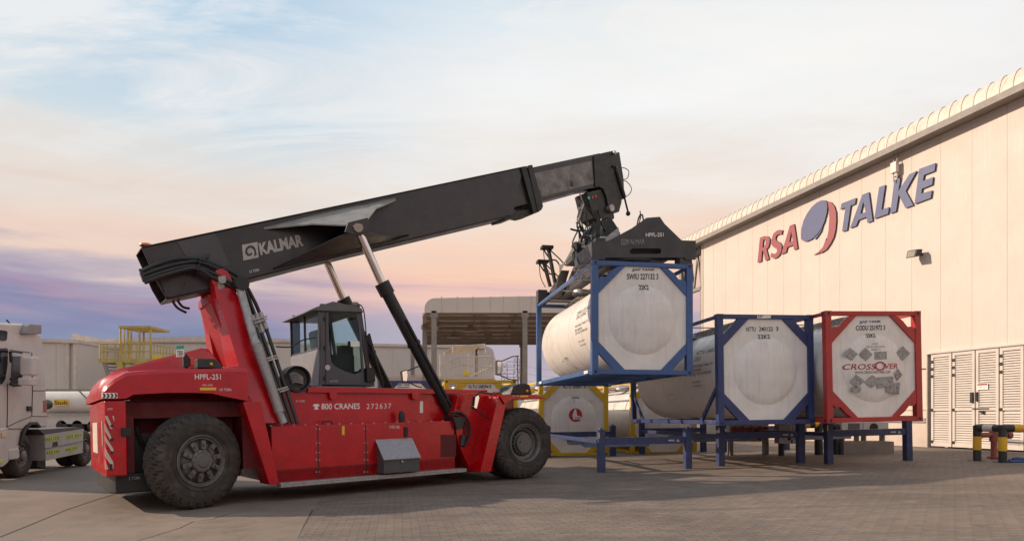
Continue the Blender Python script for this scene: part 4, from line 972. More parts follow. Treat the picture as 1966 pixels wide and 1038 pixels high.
# air intake drum on the near rear corner of the cab
aq=K.un(572,727,-1.18); m=MB(); m.rev([(-1.18,.22),(-1.20,.25),(-1.0,.27),(-.9,.27),(-.9,.001)],(aq.x,0,aq.z),36); m.rev([(-1.18,.22),(-1.12,.2),(-1.1,.001)],(aq.x,0,aq.z),36)
m.build('air_intake',BLK,rs)
m=MB()
for i in range(7): m.tube([(aq.x-.16+i*.01,-1.17,aq.z+.08-i*.03),(aq.x-.06,-1.2,aq.z+.12-i*.03),(aq.x+.1,-1.18,aq.z+.03-i*.02)],.009,6,4)
m.build('coiled_hose',GALV,rs)
# --- spreader, in the frame of the hanging tank
def rel(o): o.parent=rs; o.matrix_parent_inverse=Matrix.Identity(4); o.matrix_local=K.mw().inverted()@fS.mw(); return o
SV=.02
prof=fS.uz(SV,(1140,463),(1166,463),(1213,438),(1241,418),(1267,416),(1276,429.5),(1308.6,461),(1336,462),(1336,498),(1316,498),(1315,494),(1163,494),(1162,498),(1136,498))
slot=fS.uz(SV,(1211,479),(1214,476.5),(1266,476.5),(1270,479),(1271,482),(1269,486),(1265,487),(1214,487.5),(1210,486),(1209,482.5))
sp=flat([prof,slot],'spreader',mat('spreader_grey',(.046,.042,.045),.5,var=.25,scale=2,dirtamt=.35,dirt=(.10,.09,.085)),None,SV-.0,SV+.03); rel(sp)
SPG=MT['spreader_grey']
Hs=2.591
m=MB()
m.prism(prof,.30,.34)
m.box(.0,2.438,.05,.33,Hs+.02,Hs+.3)  if 0 else None
for x0,x1 in((.0,.30),(2.138,2.438)):
    m.box(x0,x1,.05,.36,Hs+.01,Hs+.42); m.box(x0,x1,5.75,6.06,Hs+.01,Hs+.42)
m.box(.3,2.138,5.78,6.03,Hs+.08,Hs+.36)
for xb in(.62,1.55): m.box(xb,xb+.28,.3,5.8,Hs+.12,Hs+.42)
for x0,x1 in((.62,.9),(1.55,1.83)):
    m.prism([],0,0) if 0 else None
    m.hexa([(x0,1.6,Hs+.4),(x1,1.6,Hs+.4),(x1,4.6,Hs+.4),(x0,4.6,Hs+.4),(x0,2.3,Hs+.72),(x1,2.3,Hs+.72),(x1,3.9,Hs+.72),(x0,3.9,Hs+.72)])
m.hexa([(.35,5.1,Hs+.12),(.6,5.1,Hs+.12),(.6,5.78,Hs+.12),(.35,5.78,Hs+.12),(.35,4.2,Hs+.70),(.6,4.2,Hs+.70),(.6,5.76,Hs+.36),(.35,5.76,Hs+.36)])
m.box(.35,2.1,2.5,3.7,Hs+.7,Hs+.86)
m.box(.2,.45,.4,2.2,Hs+.3,Hs+.62); m.box(1.9,2.25,.4,2.2,Hs+.3,Hs+.55)
sb=m.build('spreader_beam',SPG,None,bevel=.008); sb.parent=sp
m=MB(); m.hexa([(.32,1.2,Hs+.45),(.72,1.2,Hs+.45),(.72,1.3,Hs+.45),(.32,1.3,Hs+.45),(.6,1.25,Hs+.9),(1.05,1.25,Hs+.9),(1.05,1.35,Hs+.9),(.6,1.35,Hs+.9)]); 
q=fS.uz(1.2,(1155,462),(1188,436),(1189,452),(1166,463)); m.prism(q,1.2,1.26)
pl_=m.build('light_brace',GALV,sp,bevel=.004)
logo(fS.un(1192,470,SV-.004),fS.un(1203,470,SV-.004),fS.un(1192,459,SV-.004),sp,OUTL)
ptxt(fS,SV,"KALMAR",(1204,468.5),(1238,468),(1204,459),sp,OUTL,bold=.02)
ptxt(fS,SV,"HPFL-251",(1240,454.5),(1274,454),(1240,447),sp,WPT,bold=.015)
# rotator and hanging yoke
ctr=fS.un(1165,440,3.0); cxr=1.2; cyr=3.05
m=MB()
m.rev([(Hs+.86,.001),(Hs+.86,.72),(Hs+.98,.74),(Hs+.98,.6),(Hs+1.10,.58),(Hs+1.12,.001)],(cxr,cyr,0),36,'z')
m.box(cxr-.55,cxr+.55,cyr-.3,cyr+.3,Hs+1.12,Hs+1.26)
for s_ in(-1,1):
    m.prism([(cxr-.42,Hs+1.24),(cxr+.42,Hs+1.24),(cxr+.36,Hs+1.55),(cxr+.14,Hs+1.86),(cxr-.14,Hs+1.86),(cxr-.36,Hs+1.55)],cyr+s_*.30-.05,cyr+s_*.30+.05)
m.cyl((cxr-.5,cyr,Hs+1.45),(cxr+.5,cyr,Hs+1.45),.12,n=16)
for a in range(8):
    an=a*PI/4; m.cyl((cxr+.66*math.cos(an),cyr+.66*math.sin(an),Hs+.98),(cxr+.66*math.cos(an),cyr+.66*math.sin(an),Hs+1.04),.04,n=8)
ro=m.build('rotator',BLK,sp,bevel=.01)
m=MB(); m.prism(ku(0,(1114,374),(1152,364),(1160,372),(1166,400),(1168,424),(1155,428),(1138,432),(1128,424),(1120,398)),-.26,.26); yo=m.build('hanging_yoke',BLK,rs,bevel=.03)
m=MB(); 
for i,px in enumerate((1130,1137,1142,1148,1152)):
    pass
a=K.un(1130,380,-.262); MB().cyl(a,a+V((0,-.02,0)),.045,n=12).build('green_lamp',mat('green_lamp',(.03,.30,.16),.4,emit=.25),yo)
m=MB()
for px,py in((1137,379),(1143,377)): a=K.un(px,py,-.262); m.cyl(a,a+V((0,-.02,0)),.04,n=12)
m.build('orange_lamp',mat('orange_lamp',(.25,.05,.02),.4,emit=.15),yo)
m=MB(); m.cyl(*k3(-.35,(1119,392),(1110,424)),.03,n=8); m.cyl(*k3(-.35,(1119,392),(1115,403)),.045,n=8); m.sphere(K.un(1109,426,-.35),.06,6); m.tube(k3(-.35,(1113,370),(1117,384),(1121,392)),.02,6); m.build('damper_cylinder',GALV,rs)
# loose hoses over the spreader
random.seed(11); m=MB(); mg=MB()
for i in range(26):
    a=V((cxr-.95+random.random()*.8,cyr-1.9+random.random()*1.7,Hs+.30+random.random()*.9)); pts=[a]
    for j in range(4): pts.append(pts[-1]+V((random.uniform(-.22,.22),random.uniform(-.28,.28),random.uniform(-.34,.24))))
    (m if i%4 else mg).tube(pts,.017+.01*random.random(),6,5)
for i in range(5):
    mg.tube([(.35+.03*i,4.4,Hs+.9),(.2,3.8,Hs+.75-.05*i),(.15,3.0,Hs+.65),(.3,2.4,Hs+.9+.04*i)],.016,6,6)
m.build('hydraulic_hose',HOSE,sp); mg.build('hydraulic_pipe',GALV,sp)
m=MB()
for i in range(14):
    x0=1112+random.random()*36; p=[(x0,385+random.random()*30),(x0+random.uniform(-14,8),425+random.random()*12),(x0+random.uniform(-22,12),455+random.random()*15),(x0+random.uniform(-28,4),490+random.random()*12)]
    m.tube(k3(-.35+random.random()*.5,*p),.014+.012*random.random(),6,5)
m.build('hydraulic_hose',HOSE,rs)
m=MB()
for i in range(12):
    a=V((cxr-.9+random.random()*.7,cyr-1.6+random.random()*1.3,Hs+.45+random.random()*.6)); e_=.05+.08*random.random()
    m.box(a.x-e_,a.x+e_,a.y-e_,a.y+e_,a.z-e_,a.z+e_*1.6)
m.build('valve_block',BLK,sp,bevel=.008)
# small gripping arms standing up behind
for yy,dz in((4.55,.40),(5.15,.12)):
    m=MB(); z=Hs+.45+dz
    m.beam((.25,yy,Hs+.4),(.02,yy-.1,z+.55),.09,.07); m.box(-.18,.16,yy-.2,yy+.1,z+.52,z+.60)
    m.tube([(-.12,yy,z+.55),(.1,yy,z+.25),(.3,yy,z+.2),(.45,yy,z-.05)],.022,6,4); m.tube([(0,yy-.1,z+.55),(.3,yy-.3,z+.2),(.5,yy-.3,z)],.02,6)
    m.tube([(-.1,yy,z+.5),(-.05,yy,z+.1),(.1,yy,z-.2)],.012,6,4)
    m.build('folded_arm',BLK,sp)
m=MB(); m.box(1.2,1.3,0,0.1,0,0.1) if 0 else None
m.tube([fS.un(x,y,1.0) for x,y in((1226,432),(1230,418),(1229,405))],.015,5); m.tube([fS.un(x,y,1.0) for x,y in((1222,438),(1226,420),(1233,412),(1236,430))],.02,5,4); m.tube([fS.un(x,y,1.0) for x,y in((1228,440),(1224,425),(1230,410))],.016,5,4)
m.box(1.05,1.95,1.3,1.8,Hs+.45,Hs+.86); m.build('hydraulic_hose',HOSE,sp)
# ------------------------------------------------ steel stands under the tanks
def stand(o,deg,label,slope=0,hz=1.0,wd=2.42,dp=5.9,low=True):
    f=frame(o,deg,slope); r=thing('container_stand',label,'stand',f,'blue steel stands for tank containers')
    for x in(0,wd-.17):
        for y in(0,dp-.17):
            m=MB(); m.box(x,x+.17,y,y+.17,0,hz); m.box(x-.004,x+.174,y-.004,y+.174,.22,.235); m.box(x-.01,x+.18,y-.01,y+.18,hz-.012,hz+.004); m.rev([(hz,.05),(hz+.05,.04),(hz+.06,.001)],(x+.085,y+.085,0),12,'z')
            m.build('leg',STND,r,bevel=.008)
    m=MB()
    for y in(0,dp-.17): m.box(.17,wd-.17,y+.02,y+.14,hz-.36,hz-.19)
    m.build('cross_beam',STND,r,bevel=.006)
    m=MB()
    for x in(.03,): m.box(x,x+.10,.17,dp-.17,hz-.34,hz-.24)
    m.build('long_beam',STND,r,bevel=.006)
    # low tube frame ends, open box section
    m=MB()
    zt=hz-.52
    for yy in(2.0,3.6):
        m.box(.2,wd-.32,yy,yy+.012,zt,zt+.15); m.box(.2,wd-.32,yy+.15,yy+.162,zt,zt+.15); m.box(.2,wd-.32,yy+.012,yy+.15,zt,zt+.012); m.box(.2,wd-.32,yy+.012,yy+.15,zt+.138,zt+.15)
    for x in(.5,wd-.6): m.box(x,x+.08,2.0,3.7,zt+.15,hz-.34)
    m.build('low_beam',LST,r,bevel=.003)
    m=MB(); m.prism([(wd-.62,hz-.30),(wd-.46,hz-.30),(wd-.46,hz-.26),(wd-.62,hz-.26)],.016,.02); m.prism([(wd-.40,hz-.32),(wd-.33,hz-.32),(wd-.33,hz-.28),(wd-.365,hz-.25),(wd-.40,hz-.28)],.016,.02); m.build('stencil_mark',GPT,r)
    m=MB(); m.box(.0,.03,-.003,.0,hz-.2,hz-.06); m.build('yellow_label',YPT,r)
    return r
p=gpt(1150,907); stand((p.x,p.y,p.z),10,'empty blue steel stand below the tank that is being lifted',slope=.01,hz=CZ+(HY-825)/F*p.y-p.z)
p=gpt(1381,895); stand((p.x,p.y+.02,p.z),9,'blue steel stand carrying the navy framed white tank',slope=.014,hz=fN.o.z-p.z-.012)
p=gpt(1590,890); stand((p.x,p.y+.02,p.z),8,'blue steel stand carrying the red framed tank',slope=.022,hz=fC.o.z-p.z-.012)
# ------------------------------------------------ warehouse with the sign
BE=15.5
bd=V((-math.sin(rad(BE)),math.cos(rad(BE)),0)); 
BP=V((15.05,21.25,0))
B=Fr(BP,-bd,V((math.cos(rad(BE)),math.sin(rad(BE)),0)),(0,0,1))   # x along the wall towards the camera, y into the building
def bu(px,py,v=0): q=B.un(px,py,v); return q
xe=bu(1348,500).x; zf=9.75+CZ
zf=bu(1700,308,0).z
bl=thing('warehouse','large cream warehouse with rolled eave and louvred doors on the right','warehouse',B)
XN=14.
m=MB(); dx0,dx1=bu(1784,700).x,XN; dz1=bu(1784,679).z
gb=gz(BP.x)-.1
gw=lambda x: gz(B.o.x+B.a.x*x)
wall=MB(); wall.box(xe,dx0,0,.25,-.3,zf+.1); wall.box(dx0,XN+4,0,.25,dz1,zf+.1); wall.box(xe,xe+.25,.25,30,-.3,zf+.1); wall.box(dx0,XN,.45,.5,-.3,dz1)
wl=wall.build('wall',WALL,bl)
m=MB(); x=bu(1700,500).x
k=-60
while x+k*1.15<XN:
    xx=x+k*1.15; k+=1
    if xx<xe+.1: continue
    m.box(xx-.008,xx+.008,-.005,0,dz1+.02 if xx>dx0-.05 else -.1,zf)
m.build('panel_seam',SEAM,wl)
m=MB(); m.box(xe-.02,dx0,-.03,0,1.28+.35,1.32+.35); m.box(xe-.03,xe+.12,-.03,0,-.1,zf); m.build('trim',SEAM,wl)
# rolled eave
m=MB(); Rr=.62; xs=xe-3.2; step=.42; i=0; nn=int((XN+4-xs)/step)
pr=lambda dr:[(-.16-(Rr-.0+dr)*math.cos(rad(a))*.55 ,zf+.16+(Rr+dr)*math.sin(rad(a))) for a in range(0,91,9)]+[(2.5,zf+.16+Rr+dr+.12),(6,zf+.16+Rr+dr+.35)]
for i in range(nn):
    a0,a1=xs+i*step,xs+(i+1)*step
    for (p0,p1,dr) in((a0,a0+step-.09,0),(a1-.09,a1,.035)):
        P=pr(dr); vs=[(p0,y,z) for y,z in P]+[(p1,y,z) for y,z in P]; n_=len(P)
        m.add(vs,[(j,j+1,n_+j+1,n_+j) for j in range(n_-1)]+[tuple(range(n_)),tuple(range(2*n_-1,n_-1,-1))])
m.build('rolled_eave',CORN,bl,sharp=25)
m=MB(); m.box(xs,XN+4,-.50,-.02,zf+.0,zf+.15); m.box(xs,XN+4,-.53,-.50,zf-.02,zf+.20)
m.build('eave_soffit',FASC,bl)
# sign letters traced on the wall plane, 9 cm deep
def lt(*spl): return [[(lambda q:(q.x,q.z))(B.un(1420+x/4.325,280+y/4.325,-.07)) for x,y in s_] for s_ in spl]
LET={'R':lt([(148,968),(168,762),(205,748),(235,750),(250,770),(248,810),(238,840),(222,858),(245,940),(214,952),(194,872),(186,872),(180,958)],[(196,780),(190,845),(206,838),(216,812),(215,785),(208,776)]),
'S':lt([(254,920),(262,888),(285,898),(302,890),(312,872),(308,855),(278,838),(263,815),(266,770),(280,728),(305,705),(335,696),(356,700),(348,735),(325,733),(305,745),(297,768),(302,785),(335,802),(349,825),(347,868),(335,900),(312,925),(285,936)]),
'A':lt([(345,898),(416,662),(452,648),(482,852),(450,862),(444,822),(396,840),(384,884)],[(412,798),(440,788),(428,708)]),
'T':lt([(836,528),(845,478),(966,432),(958,482),(922,496),(892,700),(850,710),(878,512)]),
'A2':lt([(916,682),(1018,406),(1072,384),(1104,622),(1060,638),(1054,590),(988,614),(966,664)],[(1002,566),(1046,548),(1026,462)]),
'L':lt([(1118,604),(1158,342),(1208,324),(1178,530),(1240,508),(1232,564)]),
'K':lt([(1250,560),(1284,284),(1336,264),(1316,378),(1408,236),(1470,208),(1378,374),(1442,492),(1376,516),(1320,404),(1298,544)]),
'E':lt([(1452,482),(1490,192),(1626,142),(1618,208),(1530,242),(1522,292),(1606,258),(1598,322),(1514,356),(1508,396),(1596,370),(1586,432)])}
sg_=thing('wall_sign','raised red and blue lettering with blue disc high on the cream wall','sign',B)
for k_,s_ in LET.items():
    flat(s_,'letter',SGR if k_ in('R','S','A') else SGB,sg_,-.07,-.025,SGK)
disc=[(508,740),(512,690),(530,620),(560,560),(600,505),(640,470),(680,452),(712,452),(724,470),(728,510),(722,560),(705,625),(680,680),(650,725),(620,755),(590,778),(555,792),(530,790),(510,772)]
flat(lt(disc),'sign_disc',SGB,sg_,-.07,-.025,SGK)
flat(lt([(612,768),(650,735),(678,690),(690,660),(676,708),(650,748),(628,775)]),'sign_disc_edge',SGB,sg_,-.066,-.025,SGK)
flat(lt([(730,460),(760,468),(785,500),(800,550),(802,620),(795,700),(780,760),(755,810),(720,860),(672,890),(702,830),(722,780),(738,700),(744,600),(740,520)]),'crescent',SGR,sg_,-.07,-.025,SGK)
flat(lt([(612,905),(650,882),(690,840),(718,765),(712,830),(690,868),(660,890),(630,900)]),'crescent',SGR,sg_,-.066,-.025,SGK)
# floodlight and antenna box on the wall
m=MB(); c_=B.un(1759,486,-.3)
fl=thing('floodlight','dark wall floodlight under the blue part of the sign lettering','floodlight',B)
q0=B.un(1742,484,-.42);q1=B.un(1764,479,-.30)
m=MB(); xa,xb=q0.x,q1.x+.05; zc=c_.z
m.hexa([(xa,-.5,zc-.14),(xb,-.5,zc-.18),(xb,-.22,zc-.10),(xa,-.22,zc-.06),(xa,-.42,zc+.14),(xb,-.42,zc+.10),(xb,-.18,zc+.12),(xa,-.18,zc+.16)]); m.build('lamp_body',BLK,fl,bevel=.02)
m=MB(); m.box((xa+xb)/2-.05,(xa+xb)/2+.05,-.22,0,zc-.05,zc+.03); m.build('bracket',BLK,fl)
m=MB(); m.hexa([(xa+.05,-.512,zc-.12),(xb-.05,-.512,zc-.15),(xb-.05,-.50,zc-.15),(xa+.05,-.50,zc-.12),(xa+.05,-.44,zc+.10),(xb-.05,-.44,zc+.07),(xb-.05,-.425,zc+.07),(xa+.05,-.425,zc+.10)]); m.build('lamp_glass',mat('lamp_glass',(.3,.27,.22),.1),fl)
an=thing('antenna_box','small white antenna box with two rods on the wall above the sign','antenna',B); c_=B.un(1719,322,-.15)
m=MB(); m.box(c_.x-.13,c_.x+.13,-.26,-.12,c_.z-.2,c_.z+.2); m.build('box',TANK,an,bevel=.02)
m=MB(); m.cyl((c_.x-.07,-.16,c_.z-.5),(c_.x-.07,-.16,c_.z+.5),.022,n=8); m.cyl((c_.x+.09,-.16,c_.z-.4),(c_.x+.09,-.16,c_.z+.55),.022,n=8); m.box(c_.x-.1,c_.x+.12,-.16,0,c_.z-.32,c_.z-.28); m.build('mast',GALV,an)
# louvred doors
m=MB(); m.box(dx0-.02,XN,-.10,0,dz1-.02,dz1+.05); m.box(dx0-.06,dx0,-.06,0,0,dz1); m.build('door_lintel',LOUV,bl)
edges=[1794,1827,1831+4,1870.5,1879,1917,1927,1966,1974]
lf=[(1790,1830),(1831,1875),(1876,1921),(1922,1969),(1970,2025)]
gd=gw(dx0)
for i,(a,b) in enumerate(lf):
    x0,x1=bu(a,750).x,bu(b,750).x; zb=.10+.0; zb=gw((x0+x1)/2)+.06; zt=dz1-.05; zm=zb+(zt-zb)*.40
    f=MB(); 
    for q in((x0+.01,x0+.10),(x1-.10,x1-.01)): f.box(q[0],q[1],-.07,-.02,zb,zt)
    for z in(zb,zm-.05,zt-.10): f.box(x0+.10,x1-.10,-.068,-.022,z,z+.10 if z!=zb else z+.16)
    dr=f.build('door',LOUV,bl,bevel=.004)
    s_=MB(); z=zb+.17
    while z<zt-.13:
        if not(zm-.09<z<zm+.06): s_.hexa([(x0+.10,-.06,z),(x1-.10,-.06,z),(x1-.10,-.05,z),(x0+.10,-.05,z),(x0+.10,-.025,z+.055),(x1-.10,-.025,z+.055),(x1-.10,-.015,z+.055),(x0+.10,-.015,z+.055)])
        z+=.078
    s_.box(x0+.08,x1-.08,-.013,-.008,zb,zt)
    s_.build('louvre',LOUV,dr)
    h=MB(); hx=x0+.05 if i in(0,1,3) else None
    if hx is not None:
        for z in(zt-.25,zt-.5,zt-.75,zm-.02,zb+.15): h.box(hx-.05,hx+.05,-.085,-.07,z-.05,z+.05)
        h.build('hinge',BLK,dr,bevel=.006)
    if i==1: MB().box(x1-.14,x1-.04,-.12,-.07,zm+.2,zm+.55).build('handle',BLK,dr,bevel=.01)
    if i==2:
        MB().box(x0+.03,x0+.09,-.12,-.07,zm+.25,zm+.55).build('handle',BLK,dr,bevel=.01)
        mm=MB(); mm.box(x0-.1,x0+.45,-.10,-.07,zm+.0,zm+.03); mm.cyl((x0+.25,-.12,zm-.1),(x0+.25,-.07,zm-.1),.05); mm.build('latch',BLK,dr)
        q=MB(); q.box(x0+.05,x0+.42,-.078,-.072,zm+.62,zm+.83); nt=q.build('notice',WPT,dr); q=MB(); q.box(x0+.07,x0+.40,-.081,-.078,zm+.76,zm+.81); q.build('notice_header',mat('notice_dark_red',(.22,.03,.03),.5),nt)
        txt("KEEP OUT",nt,BPT,(x0+.08,-.079,zm+.67),(.30,0,0),(0,0,.055))
MB().box(bu(2026,750).x,XN+4,0,.25,-.3,dz1-.02).build('wall',WALL,bl)
m=MB(); a=bu(1775,706); m.tube([(a.x-.2,-.05,a.z),(dx0-.02,-.05,a.z)],.03,8); m.tube([(dx0-.03,-.05,0),(dx0-.03,-.05,dz1)],.035,8); m.build('conduit',SEAM,bl)
m=MB(); a=bu(1720,820)
for z in(.95,1.05): m.box(a.x-3.,dx0-.1,-.06,-.005,z+.25,z+.30)
m.build('cable_tray',GALV,bl)
# truss and open end beyond the corner
m=MB()
for z0_,z1_ in((zf-.3,zf-.05),(zf-2.4,zf-2.2)): m.box(xs+.1,xe-.01,.3,.5,z0_,z1_)
for i in range(4): m.beam((xs+.1+i*.8,.4,zf-2.2),(xs+.5+i*.8,.4,zf-.3),.10); m.beam((xs+.5+i*.8,.4,zf-.3),(xs+.9+i*.8,.4,zf-2.2),.10)
m.box(xe-.7,xe-.4,.3,.6,0,zf-.1); m.box(xs+.1,xs+.4,.3,.6,0,zf-.1)
for i in range(5): m.box(xs+.1,xe-.01,.6+i*2.2,.75+i*2.2,zf-.25,zf-.05)
m.build('end_truss',CSTL,bl)
# ------------------------------------------------ canopy
CYn=34.
C0=frame((0,0,0),0)
xL=(815-CX)/F*CYn; zb=CZ+(HY-600)/F*CYn; zt=CZ+(HY-572)/F*CYn
cn=thing('loading_canopy','open steel canopy with rounded cream fascia standing behind the yellow framed tanks','canopy')
cx2=7.0
m=MB(); RC=.55
def cp(y,dx): 
    top=[(xL+dx,zb)]+[(xL+dx+RC-RC*math.cos(rad(a)),zt-RC+RC*math.sin(rad(a))) for a in range(0,91,10)]+[(cx2,zt+.22),(cx2,zb)]
    return top
m.prism(cp(0,0),CYn,CYn+.10)
slp=-.13
m.build('fascia',WALL2,cn)
m=MB()
P0=cp(0,0)[:-1]; y0,y1=CYn+.1,CYn+15
vs=[(x,y0,z) for x,z in P0]+[(x+slp*15+(.0),y1,z) for x,z in P0]+[(x,y0,z-.06 if i>1 else z) for i,(x,z) in enumerate(P0)]+[(x+slp*15,y1,z-.06 if i>1 else z) for i,(x,z) in enumerate(P0)]
n_=len(P0); m.add(vs,[(i,i+1,n_+i+1,n_+i) for i in range(n_-1)]+[(2*n_+i,3*n_+i,3*n_+i+1,2*n_+i+1) for i in range(n_-1)])
m.add([(xL,y0,zb),(xL+slp*15,y1,zb),(xL+slp*15,y1,zb-.02),(xL,y0,zb-.02),(xL-.12,y0,zb),(xL-.12+slp*15,y1,zb),(xL-.12+slp*15,y1,zb-.2),(xL-.12,y0,zb-.2)],[(0,1,2,3),(4,5,6,7),(0,4,7,3),(0,1,5,4)])
m.build('roof_sheet',WALL2,cn)
m=MB()
for i in range(8):
    y=CYn+.4+i*2.1; m.box(xL+slp*(y-CYn)+.1,cx2,y-.06,y+.06,zb-.02,zb+.18)
for x in(xL+.55,-1.9,.4,2.9,5.2): m.beam((x,CYn+.2,zb+.27),(x-1.2,CYn+15,zb+.27),.08,.12)
m.box(xL+slp*15,cx2,CYn+14.9,CYn+15.05,zb-.05,zb+.9)
m.beam((xL+.5,CYn+.2,zb-.9),(xL+.9+slp*3,CYn+3.3,zb-.1),.12)
m.build('roof_beam',CSTL,cn)
m=MB()
for i in range(7):
    y=CYn+.6+i*2.1
    for x in(xL+1.3,-1.4,1.,3.4): m.box(x,x+1.3,y,y+1.5,zb+.34,zb+.36)
m.build('translucent_sheet',TRANSL,cn)
for x,y in((833,0),(1008,0),(815,4.5),(792,14),(916,14.6),(1002,14.6),(870,14.6)):
    if (x,y)in((870,14.6),): continue
    Y_=CYn+y; X_=(x-CX)/F*Y_; m=MB(); m.box(X_-.13,X_+.13,Y_,Y_+.2,0,zb+.1); m.box(X_-.2,X_+.2,Y_-.02,Y_+.22,zb-.25,zb-.02); m.build('column',CSTL,cn)
m=MB()
for x,y in((903,3.),(872,6.)): 
    Y_=CYn+y; X_=(x-CX)/F*Y_; m.cyl((X_,Y_,zb-.02),(X_,Y_,zb-.25),.05); m.cyl((X_,Y_,zb-.25),(X_,Y_,zb-.6),.12,.5,n=20)
m.build('hanging_lamp',CSTL,cn)
m=MB()
for x in(848,878,908,941.5,967,996,1020): X_=(x-CX)/F*CYn; m.box(X_-.02,X_+.02,CYn-.01,CYn,zb,zt+.1)
m.build('fascia_seam',SEAM,cn)
# ------------------------------------------------ background buildings
def wbox(name,label,px0,px1,Yd,pytop,pytop1=None,depth=12,parts=(),m_=WALL2):
    t_=thing(name,label,'warehouse'); x0,x1=(px0-CX)/F*Yd,(px1-CX)/F*Yd; z0_=CZ+(HY-pytop)/F*Yd; z1_=CZ+(HY-(pytop1 or pytop))/F*Yd
    m=MB(); m.prism([(x0,-.5),(x1,-.5),(x1,z1_-.35),(x0,z0_-.35)],Yd,Yd+depth); m.build('wall',m_,t_)
    m=MB(); m.prism([(x0-.1,z0_-.35),(x1+.1,z1_-.35),(x1+.1,z1_),(x0-.1,z0_)],Yd-.25,Yd+depth); m.build('roof_edge',CORN,t_)
    m=MB(); x=x0+1.5
    while x<x1: m.box(x-.02,x+.02,Yd-.02,Yd,-.3,min(z0_,z1_)-.35); x+=2.3
    m.build('panel_seam',SEAM,t_)
    return t_
wa=wbox('warehouse','pale warehouse with two downpipes behind the white truck at the far left',-330,142,70,648,651)
m=MB()
for px in(133,146): X_=(px-CX)/F*70; m.tube([(X_,69.8,0),(X_,69.8,CZ+(HY-657)/F*70)],.17,8)
m.build('downpipe',CORN,wa)
m=MB(); X_=(140-CX)/F*70; m.box(X_-.8,X_+.8,69.5,69.7,CZ+(HY-659)/F*70,CZ+(HY-653)/F*70); m.build('gutter_box',WALL2,wa)
wb=wbox('warehouse','pale warehouse with a gently pitched roof behind the yellow access platform',143,560,78,652,652)
m=MB(); Yd=78; P=[((px-CX)/F*Yd,CZ+(HY-py)/F*Yd) for px,py in((141,640),(200,651),(300,647.5),(420,645),(560,651),(560,656),(141,656))]; m.prism(P,Yd-.3,Yd+14); m.build('pitched_roof',CORN,wb)
wc=wbox('warehouse','low pale warehouse with rounded roof corner seen under the loading canopy',560,930,84,656,664)
m=MB(); x1=(930-CX)/F*84; zt_=CZ+(HY-664)/F*84; m.prism([(x1,-.5)]+[(x1+1.2*math.sin(rad(a)),zt_-.9+.9*math.cos(rad(a))) for a in range(90,-1,-15)]+[(x1,zt_)],84,96) ; m.build('rounded_corner',WALL2,wc)
# low ribbed fence
fe=thing('ribbed_fence','low white ribbed sheet fence running behind the navy framed tank','fence'); m=MB(); Yd=40
for i in range(46): x=(722-CX)/F*Yd+i*.14; m.box(x,x+.07,Yd,Yd+.06,2.2,CZ+(HY-719)/F*Yd)
m.box((722-CX)/F*Yd,(722-CX)/F*Yd+6.4,Yd+.06,Yd+.1,0,CZ+(HY-723)/F*Yd); m.build('ribbed_panel',WALL,fe)
# pylons
for px,pt_,h_ in((992,688,22),(969,698,18)):
    Yd=190.; X_=(px-CX)/F*Yd; zt_=CZ+(HY-pt_)/F*Yd
    t_=thing('power_pylon','steel lattice power pylon, the %s of the two under the canopy'%('taller' if h_==22 else 'shorter'),'pylon',frame((X_,Yd,0),0),'power pylons in the distance'); m=MB(); w0,w1=1.4,.7
    for sx in(-1,1):
        for sy in(-1,1): m.beam((sx*w0,sy*w0,0),(sx*w1,sy*w1,zt_),.14)
    k=9
    for i in range(k):
        a,b=i/k,(i+1)/k; wa_,wb_=w0+(w1-w0)*a,w0+(w1-w0)*b
        m.beam((-wa_,-wa_,zt_*a),(wb_,-wb_,zt_*b),.09); m.beam((wa_,-wa_,zt_*a),(-wb_,-wb_,zt_*b),.09); m.beam((-wb_,-wb_,zt_*b),(wb_,-wb_,zt_*b),.09)
    for z in(.7,.82,.95): m.beam((-3,0,zt_*z),(3,0,zt_*z),.14)
    m.build('lattice_mast',CSTL,t_)
m=MB()
for z in(.7,.82,.95): m.tube([(-40,190,z*17-1),(-20,190,z*16-1.5),(0,190,z*17),(12,190,z*16-.5),(40,190,z*17)],.03,4,6)
tag(m.build('power_line',CSTL),'thin power cables hanging between the distant pylons','cable')
# cream access stairs under the canopy
Yd=30.; D0=frame((0,0,0),0); P3=lambda x,y,d=0:D0.un(x,y,Yd+d)
st_=thing('access_platform','cream tube access platform with sloping shade roof under the canopy','access platform')
m=MB()
for pts in([(845,708),(845,702),(883,684),(947,684),(947,722)],[(845,716),(883,699),(947,705)]): m.tube([P3(*p) for p in pts],.03,6)
for x in range(847,884,4): m.tube([P3(x,703-(x-847)*.5),P3(x,722)],.02,5)
for x in range(885,948,5): m.tube([P3(x,684),P3(x,722)],.02,5)
m.tube([P3(903,722,2),P3(947,700,2)],.035,6)
m.build('railing',STC,st_)
m=MB()
for x,yt in((845,681),(853,676),(869,666),(900,678),(908,675),(932,662),(918,670)): m.tube([P3(x,yt,1 if x>880 else 0),P3(x,722,1 if x>880 else 0)],.03,6)
m.build('post',STC,st_)
a,b,c_,d=P3(845,681),P3(870,666),P3(932,661,1),P3(899,677,1); m=MB(); m.hexa([a,b,c_,d]+[p+V((0,0,.05)) for p in(a,b,c_,d)]); m.build('shade_roof',STC,st_)
m=MB(); a=P3(843,723);b=P3(949,723); m.box(a.x,b.x,Yd-.2,Yd+2.5,a.z-.12,a.z); 
for x in(a.x+.1,b.x-.1): m.box(x-.06,x+.06,Yd,Yd+.12,0,a.z-.12); m.box(x-.06,x+.06,Yd+2.2,Yd+2.3,0,a.z-.12)
m.build('platform_floor',STC,st_)
